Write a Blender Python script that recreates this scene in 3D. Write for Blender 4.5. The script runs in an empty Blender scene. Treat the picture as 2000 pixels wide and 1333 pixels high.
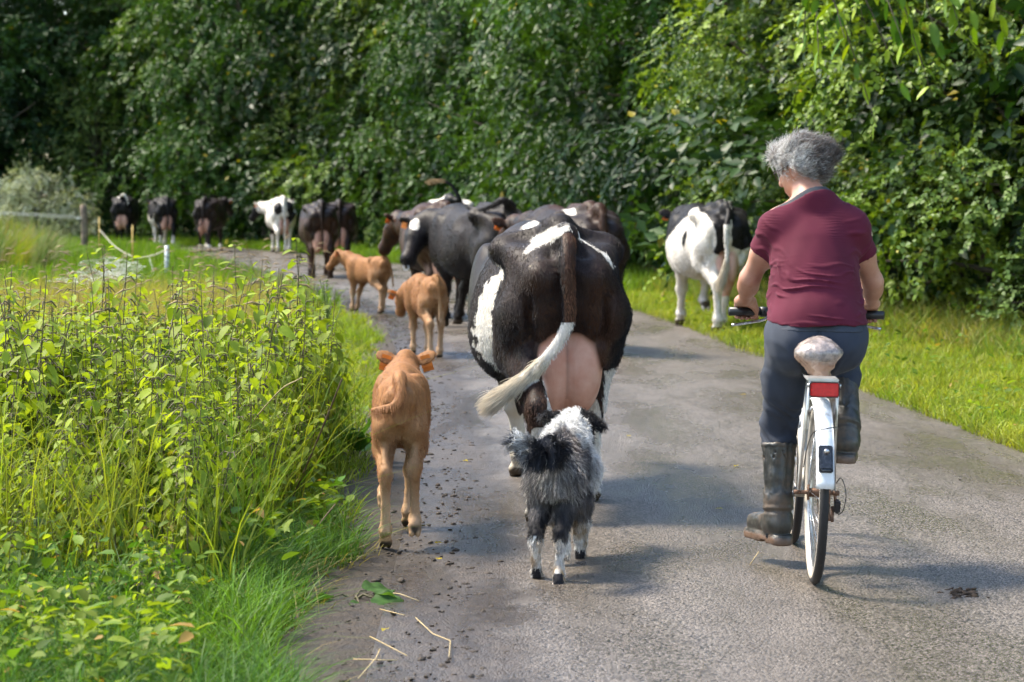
import bpy, bmesh, math, random
import numpy as np
import openvdb as vdb
from mathutils import Vector, Matrix, Euler
R = math.radians
rng = np.random.default_rng(7)
random.seed(7)
scene = bpy.context.scene
COL = scene.collection

# ------------------------------------------------------------------ camera
CAM_H = 1.5
FPX = 85.0 / 36.0 * 2000.0
PITCH = math.atan((666.5 - 380.0) / FPX)
cam = bpy.data.cameras.new('camera')
cam.lens = 85.0; cam.sensor_width = 36.0; cam.clip_start = 0.1; cam.clip_end = 2000.0
cam_o = bpy.data.objects.new('camera', cam); COL.objects.link(cam_o)
cam_o.location = (0, 0, CAM_H); cam_o.rotation_euler = (math.pi / 2 - PITCH, 0, 0)
scene.camera = cam_o
cam.dof.use_dof = True; cam.dof.focus_distance = 10.6; cam.dof.aperture_fstop = 5.0

# ------------------------------------------------------------------ light
SUN_EL, SUN_AZ = 54.0, -68.0            # azimuth clockwise from +Y (straight ahead)
world = bpy.data.worlds.new('World'); scene.world = world; world.use_nodes = True
wn = world.node_tree.nodes; wl = world.node_tree.links
sky = wn.new('ShaderNodeTexSky'); sky.sky_type = 'NISHITA'; sky.sun_disc = False
sky.sun_elevation = R(SUN_EL); sky.sun_rotation = R(SUN_AZ % 360)
wl.new(sky.outputs[0], wn['Background'].inputs[0]); wn['Background'].inputs[1].default_value = 0.15
sun = bpy.data.lights.new('sun', 'SUN'); sun.energy = 3.2; sun.angle = R(13.0); sun.color = (1.0, 0.94, 0.83)
sun_o = bpy.data.objects.new('sun', sun); COL.objects.link(sun_o)
sd = Vector((math.cos(R(SUN_EL)) * math.sin(R(SUN_AZ)), math.cos(R(SUN_EL)) * math.cos(R(SUN_AZ)), math.sin(R(SUN_EL))))
sun_o.rotation_euler = sd.to_track_quat('Z', 'Y').to_euler(); sun_o.location = (-20, 10, 30)
vs = scene.view_settings
vs.view_transform = 'Standard'; vs.look = 'None'; vs.gamma = 1.0; vs.use_curve_mapping = False; vs.exposure = 1.48
vs.use_white_balance = True; vs.white_balance_temperature = 6850.0
cy = scene.cycles
cy.use_denoising = True; cy.max_bounces = 4; cy.diffuse_bounces = 2; cy.glossy_bounces = 2; cy.use_adaptive_sampling = True; cy.adaptive_threshold = 0.05
cy.transmission_bounces = 2; cy.transparent_max_bounces = 6; cy.sample_clamp_indirect = 6.0; cy.caustics_reflective = False; cy.caustics_refractive = False

# ------------------------------------------------------------------ helpers
def gp(px, py, z=0.0):
    """photo pixel -> point on the level z"""
    a = (px - 1000.0) / FPX; b = -(py - 666.5) / FPX
    dy = math.cos(PITCH) + math.sin(PITCH) * b
    dz = -math.sin(PITCH) + math.cos(PITCH) * b
    t = (z - CAM_H) / dz
    return Vector((a * t, dy * t, z))

def tag(o, label=None, cat=None, group=None, kind=None):
    if label: o['label'] = label
    if cat: o['category'] = cat
    if group: o['group'] = group
    if kind: o['kind'] = kind
    return o

def empty(name, loc=(0, 0, 0), rz=0.0, rot=None):
    o = bpy.data.objects.new(name, None); COL.objects.link(o)
    o.empty_display_size = 0.1
    o.location = loc; o.rotation_euler = rot if rot else (0, 0, rz)
    return o

def link_mesh(name, me, mat=None, parent=None, smooth=True):
    o = bpy.data.objects.new(name, me); COL.objects.link(o)
    if mat is not None and not me.materials: me.materials.append(mat)
    if smooth and len(me.polygons): me.polygons.foreach_set('use_smooth', np.ones(len(me.polygons), bool))
    if parent: o.parent = parent
    return o

def np_mesh(name, v, f, attrs=None):
    """v (N,3), f (M,k) one polygon size; attrs: name -> (N,) float or (N,3) colour"""
    me = bpy.data.meshes.new(name)
    v = np.asarray(v, np.float32); f = np.asarray(f, np.int32)
    m, k = f.shape
    me.vertices.add(len(v)); me.vertices.foreach_set('co', v.ravel())
    me.loops.add(m * k); me.loops.foreach_set('vertex_index', f.ravel())
    me.polygons.add(m); me.polygons.foreach_set('loop_start', np.arange(0, m * k, k, dtype=np.int32))
    for n, a in (attrs or {}).items():
        a = np.asarray(a, np.float32)
        if a.ndim == 1:
            at = me.attributes.new(n, 'FLOAT', 'POINT'); at.data.foreach_set('value', a)
        else:
            at = me.attributes.new(n, 'FLOAT_COLOR', 'POINT')
            at.data.foreach_set('color', np.concatenate([a, np.ones((len(a), 1), np.float32)], 1).ravel())
    me.update(calc_edges=True); me.validate()
    return me

def bm_obj(name, bm, mat, parent=None, smooth=True):
    me = bpy.data.meshes.new(name); bmesh.ops.recalc_face_normals(bm, faces=bm.faces[:]); bm.to_mesh(me); bm.free()
    return link_mesh(name, me, mat, parent, smooth)

def catmull(pts, n):
    pts = [np.array(p, float) for p in pts]
    P = [2 * pts[0] - pts[1]] + pts + [2 * pts[-1] - pts[-2]]
    out = []
    for i in range(1, len(P) - 2):
        for j in range(n):
            t = j / n
            a, b, c, d = P[i - 1], P[i], P[i + 1], P[i + 2]
            out.append(0.5 * ((2 * b) + (c - a) * t + (2 * a - 5 * b + 4 * c - d) * t * t + (3 * b - a - 3 * c + d) * t ** 3))
    out.append(pts[-1])
    return np.array(out)

def tube_arrays(pts, rad, sides=8, flat=None):
    """tube along pts (N,3) -> verts, quads"""
    pts = np.asarray(pts, float); n = len(pts)
    rad = np.full(n, rad) if np.isscalar(rad) else np.asarray(rad, float)
    t = np.gradient(pts, axis=0); t /= np.linalg.norm(t, axis=1)[:, None] + 1e-9
    up = np.array([0, 0, 1.0]) if abs(t[0, 2]) < 0.9 else np.array([1.0, 0, 0])
    u = np.cross(t[0], up); u /= np.linalg.norm(u)
    U = [u]
    for i in range(1, n):
        w = U[-1] - t[i] * np.dot(U[-1], t[i]); U.append(w / (np.linalg.norm(w) + 1e-9))
    U = np.array(U); W = np.cross(t, U)
    an = np.linspace(0, 2 * np.pi, sides, endpoint=False)
    v = pts[:, None] + rad[:, None, None] * (np.cos(an)[None, :, None] * U[:, None] + np.sin(an)[None, :, None] * W[:, None])
    v = v.reshape(-1, 3); f = []
    for i in range(n - 1):
        for j in range(sides):
            f.append((i * sides + j, i * sides + (j + 1) % sides, (i + 1) * sides + (j + 1) % sides, (i + 1) * sides + j))
    return v, f, n, sides

def tube(name, pts, rad, mat, parent=None, sides=8, n=0):
    if n: pts = catmull(pts, n)
    if n and not np.isscalar(rad):
        rad = np.interp(np.linspace(0, 1, len(pts)), np.linspace(0, 1, len(rad)), rad)
    v, f, k, s = tube_arrays(pts, rad, sides)
    me = bpy.data.meshes.new(name)
    caps = [tuple(range(s))[::-1], tuple(range((k - 1) * s, k * s))]
    me.from_pydata(v.tolist(), [], f + caps); me.update()
    return link_mesh(name, me, mat, parent)

def join_arrays(parts):
    V, F, o = [], [], 0
    for v, f in parts:
        V.append(np.asarray(v)); F.append(np.asarray(f) + o); o += len(v)
    return np.concatenate(V), np.concatenate(F)

def vnoise(p, s, seed=0):
    """cheap smooth noise on (N,3) or (N,2), range about -1..1"""
    r = np.random.default_rng(seed); p = np.asarray(p, float) * s
    out = np.zeros(len(p))
    for i in range(6):
        k = r.normal(size=p.shape[1]); k *= (1 + 0.55 * i) / np.linalg.norm(k)
        out += np.sin(p @ k * 2.2 + r.uniform(0, 6.28)) / (1 + 0.45 * i)
    return out / 2.2

# ------------------------------------------------------------------ materials
class MT:
    def __init__(s, name):
        s.m = bpy.data.materials.new(name); s.m.use_nodes = True
        s.n = s.m.node_tree.nodes; s.l = s.m.node_tree.links
        s.b = s.n['Principled BSDF']; s.out = s.n['Material Output']
    def node(s, t, **kw):
        x = s.n.new(t)
        for k, v in kw.items(): setattr(x, k, v)
        return x
    def set(s, sock, v):
        if hasattr(v, 'links'): s.l.new(v, sock)
        else: sock.default_value = v
    def coords(s, kind='Object'):
        return s.node('ShaderNodeTexCoord').outputs[kind]
    def geo_pos(s): return s.node('ShaderNodeNewGeometry').outputs['Position']
    def noise(s, scale, vec=None, detail=3.0, rough=0.5, fac=True, stretch=None):
        x = s.node('ShaderNodeTexNoise'); x.inputs['Scale'].default_value = scale
        x.inputs['Detail'].default_value = detail; x.inputs['Roughness'].default_value = rough
        vec = vec if vec is not None else s.coords()
        if stretch:
            mp = s.node('ShaderNodeMapping'); mp.inputs['Scale'].default_value = stretch; s.l.new(vec, mp.inputs[0]); vec = mp.outputs[0]
        s.l.new(vec, x.inputs['Vector'])
        return x.outputs['Fac'] if fac else x.outputs['Color']
    def voro(s, scale, vec=None, feature='F1', out='Distance'):
        x = s.node('ShaderNodeTexVoronoi'); x.feature = feature; x.inputs['Scale'].default_value = scale
        s.l.new(vec if vec is not None else s.coords(), x.inputs['Vector'])
        return x.outputs[out]
    def attr(s, name, out='Fac'):
        x = s.node('ShaderNodeAttribute'); x.attribute_name = name; return x.outputs[out]
    def math(s, op, a, b=0.0, c=None, clamp=False):
        x = s.node('ShaderNodeMath', operation=op); x.use_clamp = clamp
        s.set(x.inputs[0], a); s.set(x.inputs[1], b)
        if c is not None: s.set(x.inputs[2], c)
        return x.outputs[0]
    def ramp(s, fac, lo, hi, a=0.0, b=1.0):
        x = s.node('ShaderNodeMapRange'); s.set(x.inputs[0], fac)
        x.inputs[1].default_value = lo; x.inputs[2].default_value = hi
        x.inputs[3].default_value = a; x.inputs[4].default_value = b
        return x.outputs[0]
    def mix(s, fac, a, b, blend='MIX'):
        x = s.node('ShaderNodeMix', data_type='RGBA', blend_type=blend)
        s.set(x.inputs[0], fac)
        for sock, v in ((x.inputs[6], a), (x.inputs[7], b)):
            if hasattr(v, 'links'): s.l.new(v, sock)
            else: sock.default_value = (*v, 1) if len(v) == 3 else v
        return x.outputs[2]
    def bump(s, h, strength=0.3, dist=0.01):
        x = s.node('ShaderNodeBump'); x.inputs['Strength'].default_value = strength; x.inputs['Distance'].default_value = dist
        s.l.new(h, x.inputs['Height']); s.l.new(x.outputs[0], s.b.inputs['Normal']); return x.outputs[0]
    def base(s, c): s.set(s.b.inputs['Base Color'], c if hasattr(c, 'links') else (*c, 1))
    def p(s, name, v): s.set(s.b.inputs[name], v)

def simple(name, col, rough=0.5, metal=0.0, var=0.15, scale=20.0, spec=0.5, bump=0.0, dirt=None):
    m = MT(name)
    n = m.noise(scale, detail=4)
    c = m.mix(m.ramp(n, 0.3, 0.7), tuple(x * (1 - var) for x in col), tuple(min(1, x * (1 + var)) for x in col))
    if dirt:
        d = m.ramp(m.noise(dirt[1], detail=6, rough=0.65), dirt[2], dirt[2] + 0.15)
        c = m.mix(d, c, dirt[0])
    m.base(c); m.p('Roughness', m.ramp(n, 0.2, 0.8, max(0.03, rough - 0.1), min(1, rough + 0.1))); m.p('Metallic', metal)
    m.p('Specular IOR Level', spec)
    if bump: m.bump(m.noise(scale * 4, detail=4), bump, 0.004)
    return m.m

def leaf_mat(name, rough=0.35, trans=0.35, spec=0.5, tcol=(1.25, 1.25, 0.35)):
    """colour comes from the 'col' attribute; part of the light passes through the leaf"""
    m = MT(name); c = m.attr('col', 'Color')
    rnd = m.node('ShaderNodeObjectInfo').outputs['Random']
    hs = m.node('ShaderNodeHueSaturation'); m.l.new(c, hs.inputs['Color'])
    m.l.new(m.ramp(rnd, 0, 1, 0.88, 1.12), hs.inputs['Value']); m.l.new(m.ramp(rnd, 0, 1, 0.512, 0.488), hs.inputs['Hue'])
    c = hs.outputs[0]
    m.base(c); m.p('Roughness', rough); m.p('Specular IOR Level', spec)
    tr = m.node('ShaderNodeBsdfTranslucent'); m.l.new(m.mix(1.0, c, tcol, 'MULTIPLY'), tr.inputs[0])
    mx = m.node('ShaderNodeMixShader'); mx.inputs[0].default_value = trans
    m.l.new(m.b.outputs[0], mx.inputs[1]); m.l.new(tr.outputs[0], mx.inputs[2]); m.l.new(mx.outputs[0], m.out.inputs[0])
    return m.m

M_LEAF = leaf_mat('hedge_leaf', 0.45, 0.24, 0.25)
M_GRASS = leaf_mat('grass_blade', 0.5, 0.4, 0.2)
M_NETTLE = leaf_mat('nettle_leaf', 0.55, 0.45, 0.2)
M_BARK = simple('bark', (0.09, 0.07, 0.05), 0.9, var=0.4, scale=12, bump=0.6)

# ------------------------------------------------------------------ road layout (distance -> X)
RD = np.array([(-30, -0.3, 4.0), (0, -0.25, 3.45), (7, -0.2, 3.22), (11.4, -0.24, 3.06), (14, -0.34, 2.97), (18.4, -0.55, 2.65), (24, -0.92, 2.13), (27.5, -1.2, 1.95),
               (32, -1.95, 1.5), (36.5, -2.75, 0.9), (44, -4.4, -0.5), (51, -5.9, -2.2), (59, -7.6, -4.4), (66, -9.4, -7.2), (72, -11.6, -10.4), (77, -14.5, -14.0)], float)
def road_l(y): return np.interp(y, RD[:, 0], RD[:, 1])
def road_r(y): return np.interp(y, RD[:, 0], RD[:, 2])
HL = np.array([(-10, 12.5), (8, 9.6), (18, 6.9), (25, 5.2), (30, 4.05), (36, 3.1), (42, 2.0), (49, 0.8), (56, -0.7), (62, -2.7), (68, -6.0), (74, -10.6), (80, -17.5)], float)
def hedge_x(y): return np.interp(y, HL[:, 0], HL[:, 1])
# ------------------------------------------------------------------ ground sheets
def sheet(name, us, vs_, fn, mat, kind='structure'):
    U, V = np.meshgrid(us, vs_, indexing='ij')
    v = np.stack(fn(U.ravel(), V.ravel()), 1)
    a, b = len(us), len(vs_)
    i = np.arange(a * b).reshape(a, b)
    f = np.stack([i[:-1, :-1].ravel(), i[1:, :-1].ravel(), i[1:, 1:].ravel(), i[:-1, 1:].ravel()], 1)
    o = link_mesh(name, np_mesh(name, v, f), mat); tag(o, kind=kind); return o

m = MT('ground_soil'); pos = m.geo_pos()
n1 = m.noise(0.6, pos, 4); n2 = m.noise(9, pos, 5, 0.65)
c = m.mix(m.ramp(n1, 0.35, 0.65), (0.055, 0.085, 0.02), (0.10, 0.115, 0.035))
c = m.mix(m.ramp(n2, 0.45, 0.7), c, (0.09, 0.065, 0.035)); m.base(c); m.p('Roughness', 0.95); m.p('Specular IOR Level', 0.1)
m.bump(n2, 0.6, 0.03)
sheet('ground', np.r_[-900, np.linspace(-40, 40, 60), 900], np.r_[-900, np.linspace(-10, 110, 80), 1500],
      lambda u, v: (u, v, 0 * u - 0.02), m.m)

m = MT('asphalt'); pos = m.geo_pos()
big = m.noise(0.8, pos, 5, 0.62, stretch=(1.7, 0.4, 1)); mid = m.noise(3.2, pos, 5, 0.6)
st = m.voro(105, pos); stc = m.voro(105, pos, out='Color')
gr = m.noise(260, pos, 2)
sep = m.node('ShaderNodeSeparateColor'); m.l.new(stc, sep.inputs[0])
tone = m.math('MULTIPLY_ADD', sep.outputs[0], 0.6, m.math('MULTIPLY', gr, 0.4))
c = m.mix(m.ramp(tone, 0.1, 0.9), (0.050, 0.041, 0.034), (0.36, 0.31, 0.265))
c = m.mix(m.ramp(big, 0.40, 0.62, 0, 0.62), c, (0.125, 0.10, 0.072))
c = m.mix(m.ramp(mid, 0.55, 0.75, 0, 0.45), c, (0.09, 0.075, 0.058))
# gaps between the stones hold tar and dirt
c = m.mix(m.ramp(st, 0.45, 0.75), c, (0.03, 0.027, 0.025))
edge = m.attr('edge'); en = m.noise(2.4, pos, 6, 0.7)
ef = m.math('ADD', edge, m.math('MULTIPLY_ADD', en, 1.5, -0.75))
mudf = m.ramp(ef, 0.45, 0.8, 0, 0.92)
c = m.mix(mudf, c, m.mix(m.ramp(m.noise(14, pos, 6, 0.7), 0.3, 0.7), (0.022, 0.016, 0.011), (0.085, 0.062, 0.043)))
m.base(c)
wet = m.ramp(m.noise(1.1, pos, 5, 0.62, stretch=(1.6, 0.45, 1)), 0.40, 0.60)
m.p('Roughness', m.ramp(wet, 0, 1, 0.17, 0.5)); m.p('Specular IOR Level', 0.6)
hh = m.math('SUBTRACT', m.math('MULTIPLY', gr, 0.35), m.math('MULTIPLY', st, 1.0))
hh = m.math('ADD', hh, m.math('MULTIPLY', m.math('MULTIPLY', mudf, m.noise(30, pos, 5)), 2.0))
m.bump(hh, 0.7, 0.006)
ys = np.r_[-30, -5, np.linspace(3, 77, 150)]
us = np.linspace(0, 1, 25)
def road_fn(u, v):
    l = road_l(v) - 0.25; r = road_r(v) + 0.12
    x = l + (r - l) * u
    return x, v, 0.035 * (1 - (2 * u - 1) ** 2) + 0.002
rd = sheet('road', us, ys, road_fn, m.m)
co = np.empty(len(rd.data.vertices) * 3, np.float32); rd.data.vertices.foreach_get('co', co); co = co.reshape(-1, 3)
dl = co[:, 0] - road_l(co[:, 1]); dr = road_r(co[:, 1]) - co[:, 0]
e = 1.7 * np.clip(1 - (dl + 0.25) / 0.8, 0, 1) ** 1.0 + 0.75 * np.clip(1 - (dr + 0.12) / 0.45, 0, 1)
e += 0.3 * np.clip((co[:, 1] - 20) / 15, 0, 1) * np.clip(1 - (dl + 0.3) / 1.0, 0, 1)
at = rd.data.attributes.new('edge', 'FLOAT', 'POINT'); at.data.foreach_set('value', e.astype(np.float32))

m = MT('mud'); pos = m.geo_pos(); n2 = m.noise(14, pos, 6, 0.7); n3 = m.noise(70, pos, 4)
c = m.mix(m.ramp(n2, 0.3, 0.7), (0.022, 0.016, 0.011), (0.085, 0.062, 0.043)); c = m.mix(m.ramp(n3, 0.5, 0.8, 0, 0.5), c, (0.02, 0.015, 0.01))
m.base(c); m.p('Roughness', m.ramp(n2, 0.3, 0.7, 0.55, 0.95)); m.bump(m.math('ADD', n2, m.math('MULTIPLY', n3, 0.4)), 0.9, 0.03)
M_MUD = m.m
def mud_fn(u, v):
    w = 0.62 + 0.16 * np.sin(v * 1.3) + 0.1 * np.sin(v * 3.1 + 1)
    x = road_l(v) - 0.22 - w * (1 - u)
    z = -0.004 + 0.018 * np.sin(u * np.pi) + 0.010 * np.sin(v * 9 + u * 7) * np.sin(u * 17 + v * 4) * np.sin(u * np.pi)
    return x, v, z
sheet('mud_verge', np.linspace(0, 1, 30), np.r_[-5, np.linspace(4, 72, 300)], mud_fn, M_MUD)

# clods and crumbs of earth on the road
def clods(name, P, S, mat, seed=1):
    r = np.random.default_rng(seed)
    bm = bmesh.new(); bmesh.ops.create_icosphere(bm, subdivisions=1, radius=1)
    bv = np.array([v.co[:] for v in bm.verts]); bf = np.array([[v.index for v in f.verts] for f in bm.faces]); bm.free()
    parts = []
    for p, s in zip(P, S):
        v = bv * (1 + 0.35 * r.normal(size=(len(bv), 1))).clip(0.5, 1.7) * np.array([s, s * r.uniform(0.6, 1.2), s * r.uniform(0.3, 0.6)])
        a = r.uniform(0, 6.28); ca, sa = math.cos(a), math.sin(a)
        v = v @ np.array([[ca, sa, 0], [-sa, ca, 0], [0, 0, 1]]) + p
        parts.append((v, bf))
    V, F = join_arrays(parts)
    return link_mesh(name, np_mesh(name, V, F), mat, smooth=False)
P, S = [], []
for i in range(2500):
    y = 6.8 + 55 * rng.random() ** 1.8
    t = -rng.exponential(0.33) + 0.55 if rng.random() < 0.8 else rng.uniform(-0.2, 0.75)
    x = road_l(y) + t - 0.35
    if t < -0.5: continue
    P.append((x, y, 0.012)); S.append(0.003 + 0.013 * rng.random() ** 4 + 0.0003 * y)
for i in range(260):
    y = rng.uniform(7, 30); x = rng.uniform(road_l(y), road_r(y)); P.append((x, y, 0.03)); S.append(0.003 + 0.006 * rng.random() ** 2)
o = clods('earth_clods', P, S, M_MUD); tag(o, 'dark crumbs of earth and mud strewn along the road edge', 'earth', kind='stuff')

# ------------------------------------------------------------------ grass
def blades(name, P, H, W, C, lean, seed, mat=M_GRASS, kind='stuff', segs=3, head=None):
    """P (N,3) root, H height, W width, C (N,3) colour, lean (N,) bend"""
    r = np.random.default_rng(seed); n = len(P)
    a = r.uniform(0, 2 * np.pi, n); b = r.uniform(0, 2 * np.pi, n)
    d = np.stack([np.cos(a), np.sin(a), 0 * a], 1); s = np.stack([np.cos(b), np.sin(b), 0 * b], 1)
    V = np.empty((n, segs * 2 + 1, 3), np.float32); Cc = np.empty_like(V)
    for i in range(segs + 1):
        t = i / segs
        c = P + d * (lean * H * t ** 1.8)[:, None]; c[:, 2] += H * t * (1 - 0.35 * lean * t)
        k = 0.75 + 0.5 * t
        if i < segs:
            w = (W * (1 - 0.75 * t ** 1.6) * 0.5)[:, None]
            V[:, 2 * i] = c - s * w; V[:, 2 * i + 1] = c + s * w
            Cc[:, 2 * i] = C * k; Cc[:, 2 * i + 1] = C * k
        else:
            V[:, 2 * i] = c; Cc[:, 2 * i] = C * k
    k = segs * 2 + 1
    tris = []
    for i in range(segs - 1):
        tris += [(2 * i, 2 * i + 1, 2 * i + 3), (2 * i, 2 * i + 3, 2 * i + 2)]
    tris.append((2 * segs - 2, 2 * segs - 1, 2 * segs))
    F = (np.arange(n)[:, None, None] * k + np.array(tris)[None]).reshape(-1, 3)
    o = link_mesh(name, np_mesh(name, V.reshape(-1, 3), F, {'col': Cc.reshape(-1, 3)}), mat)
    return tag(o, kind=kind)

GREEN = np.array((0.085, 0.17, 0.018)); LUSH = np.array((0.16, 0.26, 0.02)); DRY = np.array((0.36, 0.29, 0.12)); BLUEG = np.array((0.055, 0.135, 0.028)); YEL = np.array((0.27, 0.29, 0.04))
def scatter(n, y0, y1, xl, xr, power=1.0, clump=0.0, seed=0):
    r = np.random.default_rng(seed)
    y = y0 + (y1 - y0) * r.random(n) ** power
    a, b = xl(y), xr(y); x = a + (b - a) * r.random(n)
    p = np.stack([x, y, np.zeros(n) - 0.015], 1)
    if clump:
        keep = vnoise(p[:, :2], 3.3, seed) + 0.7 * vnoise(p[:, :2], 9, seed + 1) > r.normal(clump, 0.5, n)
        p = p[keep]
    return p
def colours(p, a, b, t, seed, jitter=0.22):
    r = np.random.default_rng(seed); n = len(p)
    f = np.clip(t + 0.5 * vnoise(p[:, :2], 1.3, seed) + r.normal(0, 0.25, n), 0, 1)[:, None]
    return (a * (1 - f) + b * f) * np.clip(1 + r.normal(0, jitter, (n, 1)), 0.4, 1.8)
fov_l = lambda y: -0.222 * y - 0.5
mud_l = lambda y: road_l(y) - 0.52 - 0.06 * np.sin(y * 1.7) - 0.05 * np.sin(y * 4.3)
def gset(name, label, p, h0, h1, w, ca, cb, t, lean, seed, segs=3):
    r = np.random.default_rng(seed + 100); n = len(p)
    H = r.uniform(h0, h1, n) * (1 + 0.25 * vnoise(p[:, :2], 2.1, seed)); W = w * r.uniform(0.6, 1.4, n)
    o = blades(name, p, H, W, colours(p, ca, cb, t, seed), np.abs(r.normal(lean, 0.3, n)).clip(0, 1.6), seed, segs=segs)
    return tag(o, label, 'grass', kind='stuff')
# lower left: long soft grass in front of the nettles
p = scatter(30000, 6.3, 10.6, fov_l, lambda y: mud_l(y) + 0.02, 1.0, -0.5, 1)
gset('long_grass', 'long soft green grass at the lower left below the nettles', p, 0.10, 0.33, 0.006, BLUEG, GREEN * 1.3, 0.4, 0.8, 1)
p = scatter(5000, 6.3, 10.6, fov_l, lambda y: mud_l(y) + 0.1, 1.0, 0.1, 41)
gset('dead_grass', 'flattened straw coloured dead grass at the road edge', p, 0.05, 0.22, 0.0055, DRY, DRY * 0.8, 0.5, 1.2, 41)
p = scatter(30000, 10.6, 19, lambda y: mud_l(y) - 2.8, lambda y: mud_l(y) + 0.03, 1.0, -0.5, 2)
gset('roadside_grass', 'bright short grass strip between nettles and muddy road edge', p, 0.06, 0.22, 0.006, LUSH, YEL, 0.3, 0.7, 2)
p = scatter(55000, 15.5, 31, fov_l, lambda y: mud_l(y) - 0.8, 0.9, -0.6, 3)
gset('dry_meadow_grass', 'tall pale dry meadow grass behind the nettle patch', p, 0.25, 0.62, 0.0065, YEL, DRY, 0.58, 0.4, 3)
p = scatter(36000, 17, 40, lambda y: mud_l(y) - 2.2, lambda y: mud_l(y) + 0.1, 0.9, -0.7, 4)
gset('verge_grass', 'sunlit yellow green grass on the left road verge', p, 0.07, 0.2, 0.011, LUSH, YEL, 0.35, 0.6, 4)
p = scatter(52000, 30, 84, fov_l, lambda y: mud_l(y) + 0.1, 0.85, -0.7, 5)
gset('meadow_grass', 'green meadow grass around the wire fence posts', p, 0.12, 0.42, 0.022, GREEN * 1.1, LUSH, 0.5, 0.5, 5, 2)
p = scatter(9000, 44, 84, lambda y: fov_l(y), lambda y: mud_l(y) - 3.5, 1.0, 0.0, 6)
gset('tall_rank_grass', 'tall rank grass tangled along the far fence', p, 0.6, 1.15, 0.026, GREEN, DRY * 0.7, 0.4, 0.45, 6, 2)
# right verge
p = scatter(62000, 10.5, 36, lambda y: road_r(y) - 0.02, lambda y: np.minimum(hedge_x(y) + 0.4, 0.225 * y + 0.4), 0.85, -0.8, 7)
gset('right_verge_grass', 'short sunlit grass on the right verge beside the asphalt', p, 0.05, 0.2, 0.0075, LUSH, YEL * 1.05 + DRY * 0.15, 0.55, 0.65, 7)
p = scatter(30000, 11, 37, lambda y: road_r(y) + 0.55 * (hedge_x(y) - road_r(y)), lambda y: np.minimum(hedge_x(y) + 0.6, 0.225 * y + 0.4), 0.8, 0.0, 8)
gset('tall_hedge_grass', 'tall half dry grass at the foot of the right hedge', p[::2], 0.15, 0.5, 0.009, GREEN * 1.2, DRY * 0.85, 0.4, 0.7, 8)
p = scatter(36000, 36, 78, lambda y: road_r(y) - 0.03, lambda y: hedge_x(y) + 0.7, 0.9, -0.8, 9)
gset('far_verge_grass', 'green grass strip under the far trees beside the road', p, 0.08, 0.32, 0.024, LUSH * 0.9, GREEN, 0.5, 0.5, 9, 2)
# ------------------------------------------------------------------ trees
def leaf_arrays(B, A, N, L, W, C, fold=0.25, shape='diamond'):
    """B base, A unit axis, N unit normal, L length, W width, C colour"""
    n = len(B); S = np.cross(A, N); S /= np.linalg.norm(S, axis=1)[:, None] + 1e-9
    L = L[:, None]; W = W[:, None] * 0.5
    drop = -0.18
    if shape == 'diamond':
        V = np.stack([B, B + A * L * 0.42 + S * W + N * W * fold, B + A * L + N * L * drop * 0.5, B + A * L * 0.42 - S * W + N * W * fold], 1)
        T = np.array([(0, 1, 2), (0, 2, 3)])
    else:
        V = np.stack([B, B + A * L * 0.22 + S * W * 0.85 + N * W * fold, B + A * L * 0.6 + S * W * 0.8 + N * (W * fold + L * drop * 0.3), B + A * L + N * L * drop,
                      B + A * L * 0.6 - S * W * 0.8 + N * (W * fold + L * drop * 0.3), B + A * L * 0.22 - S * W * 0.85 + N * W * fold, B + A * L * 0.5 + N * L * drop * 0.2], 1)
        T = np.array([(0, 1, 6), (1, 2, 6), (2, 3, 6), (3, 4, 6), (4, 5, 6), (5, 0, 6)])
    k = V.shape[1]
    F = (np.arange(n)[:, None, None] * k + T[None]).reshape(-1, 3)
    return V.reshape(-1, 3), F, np.repeat(C, k, axis=0)

def unit(v): return v / (np.linalg.norm(v, axis=-1, keepdims=True) + 1e-9)

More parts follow.
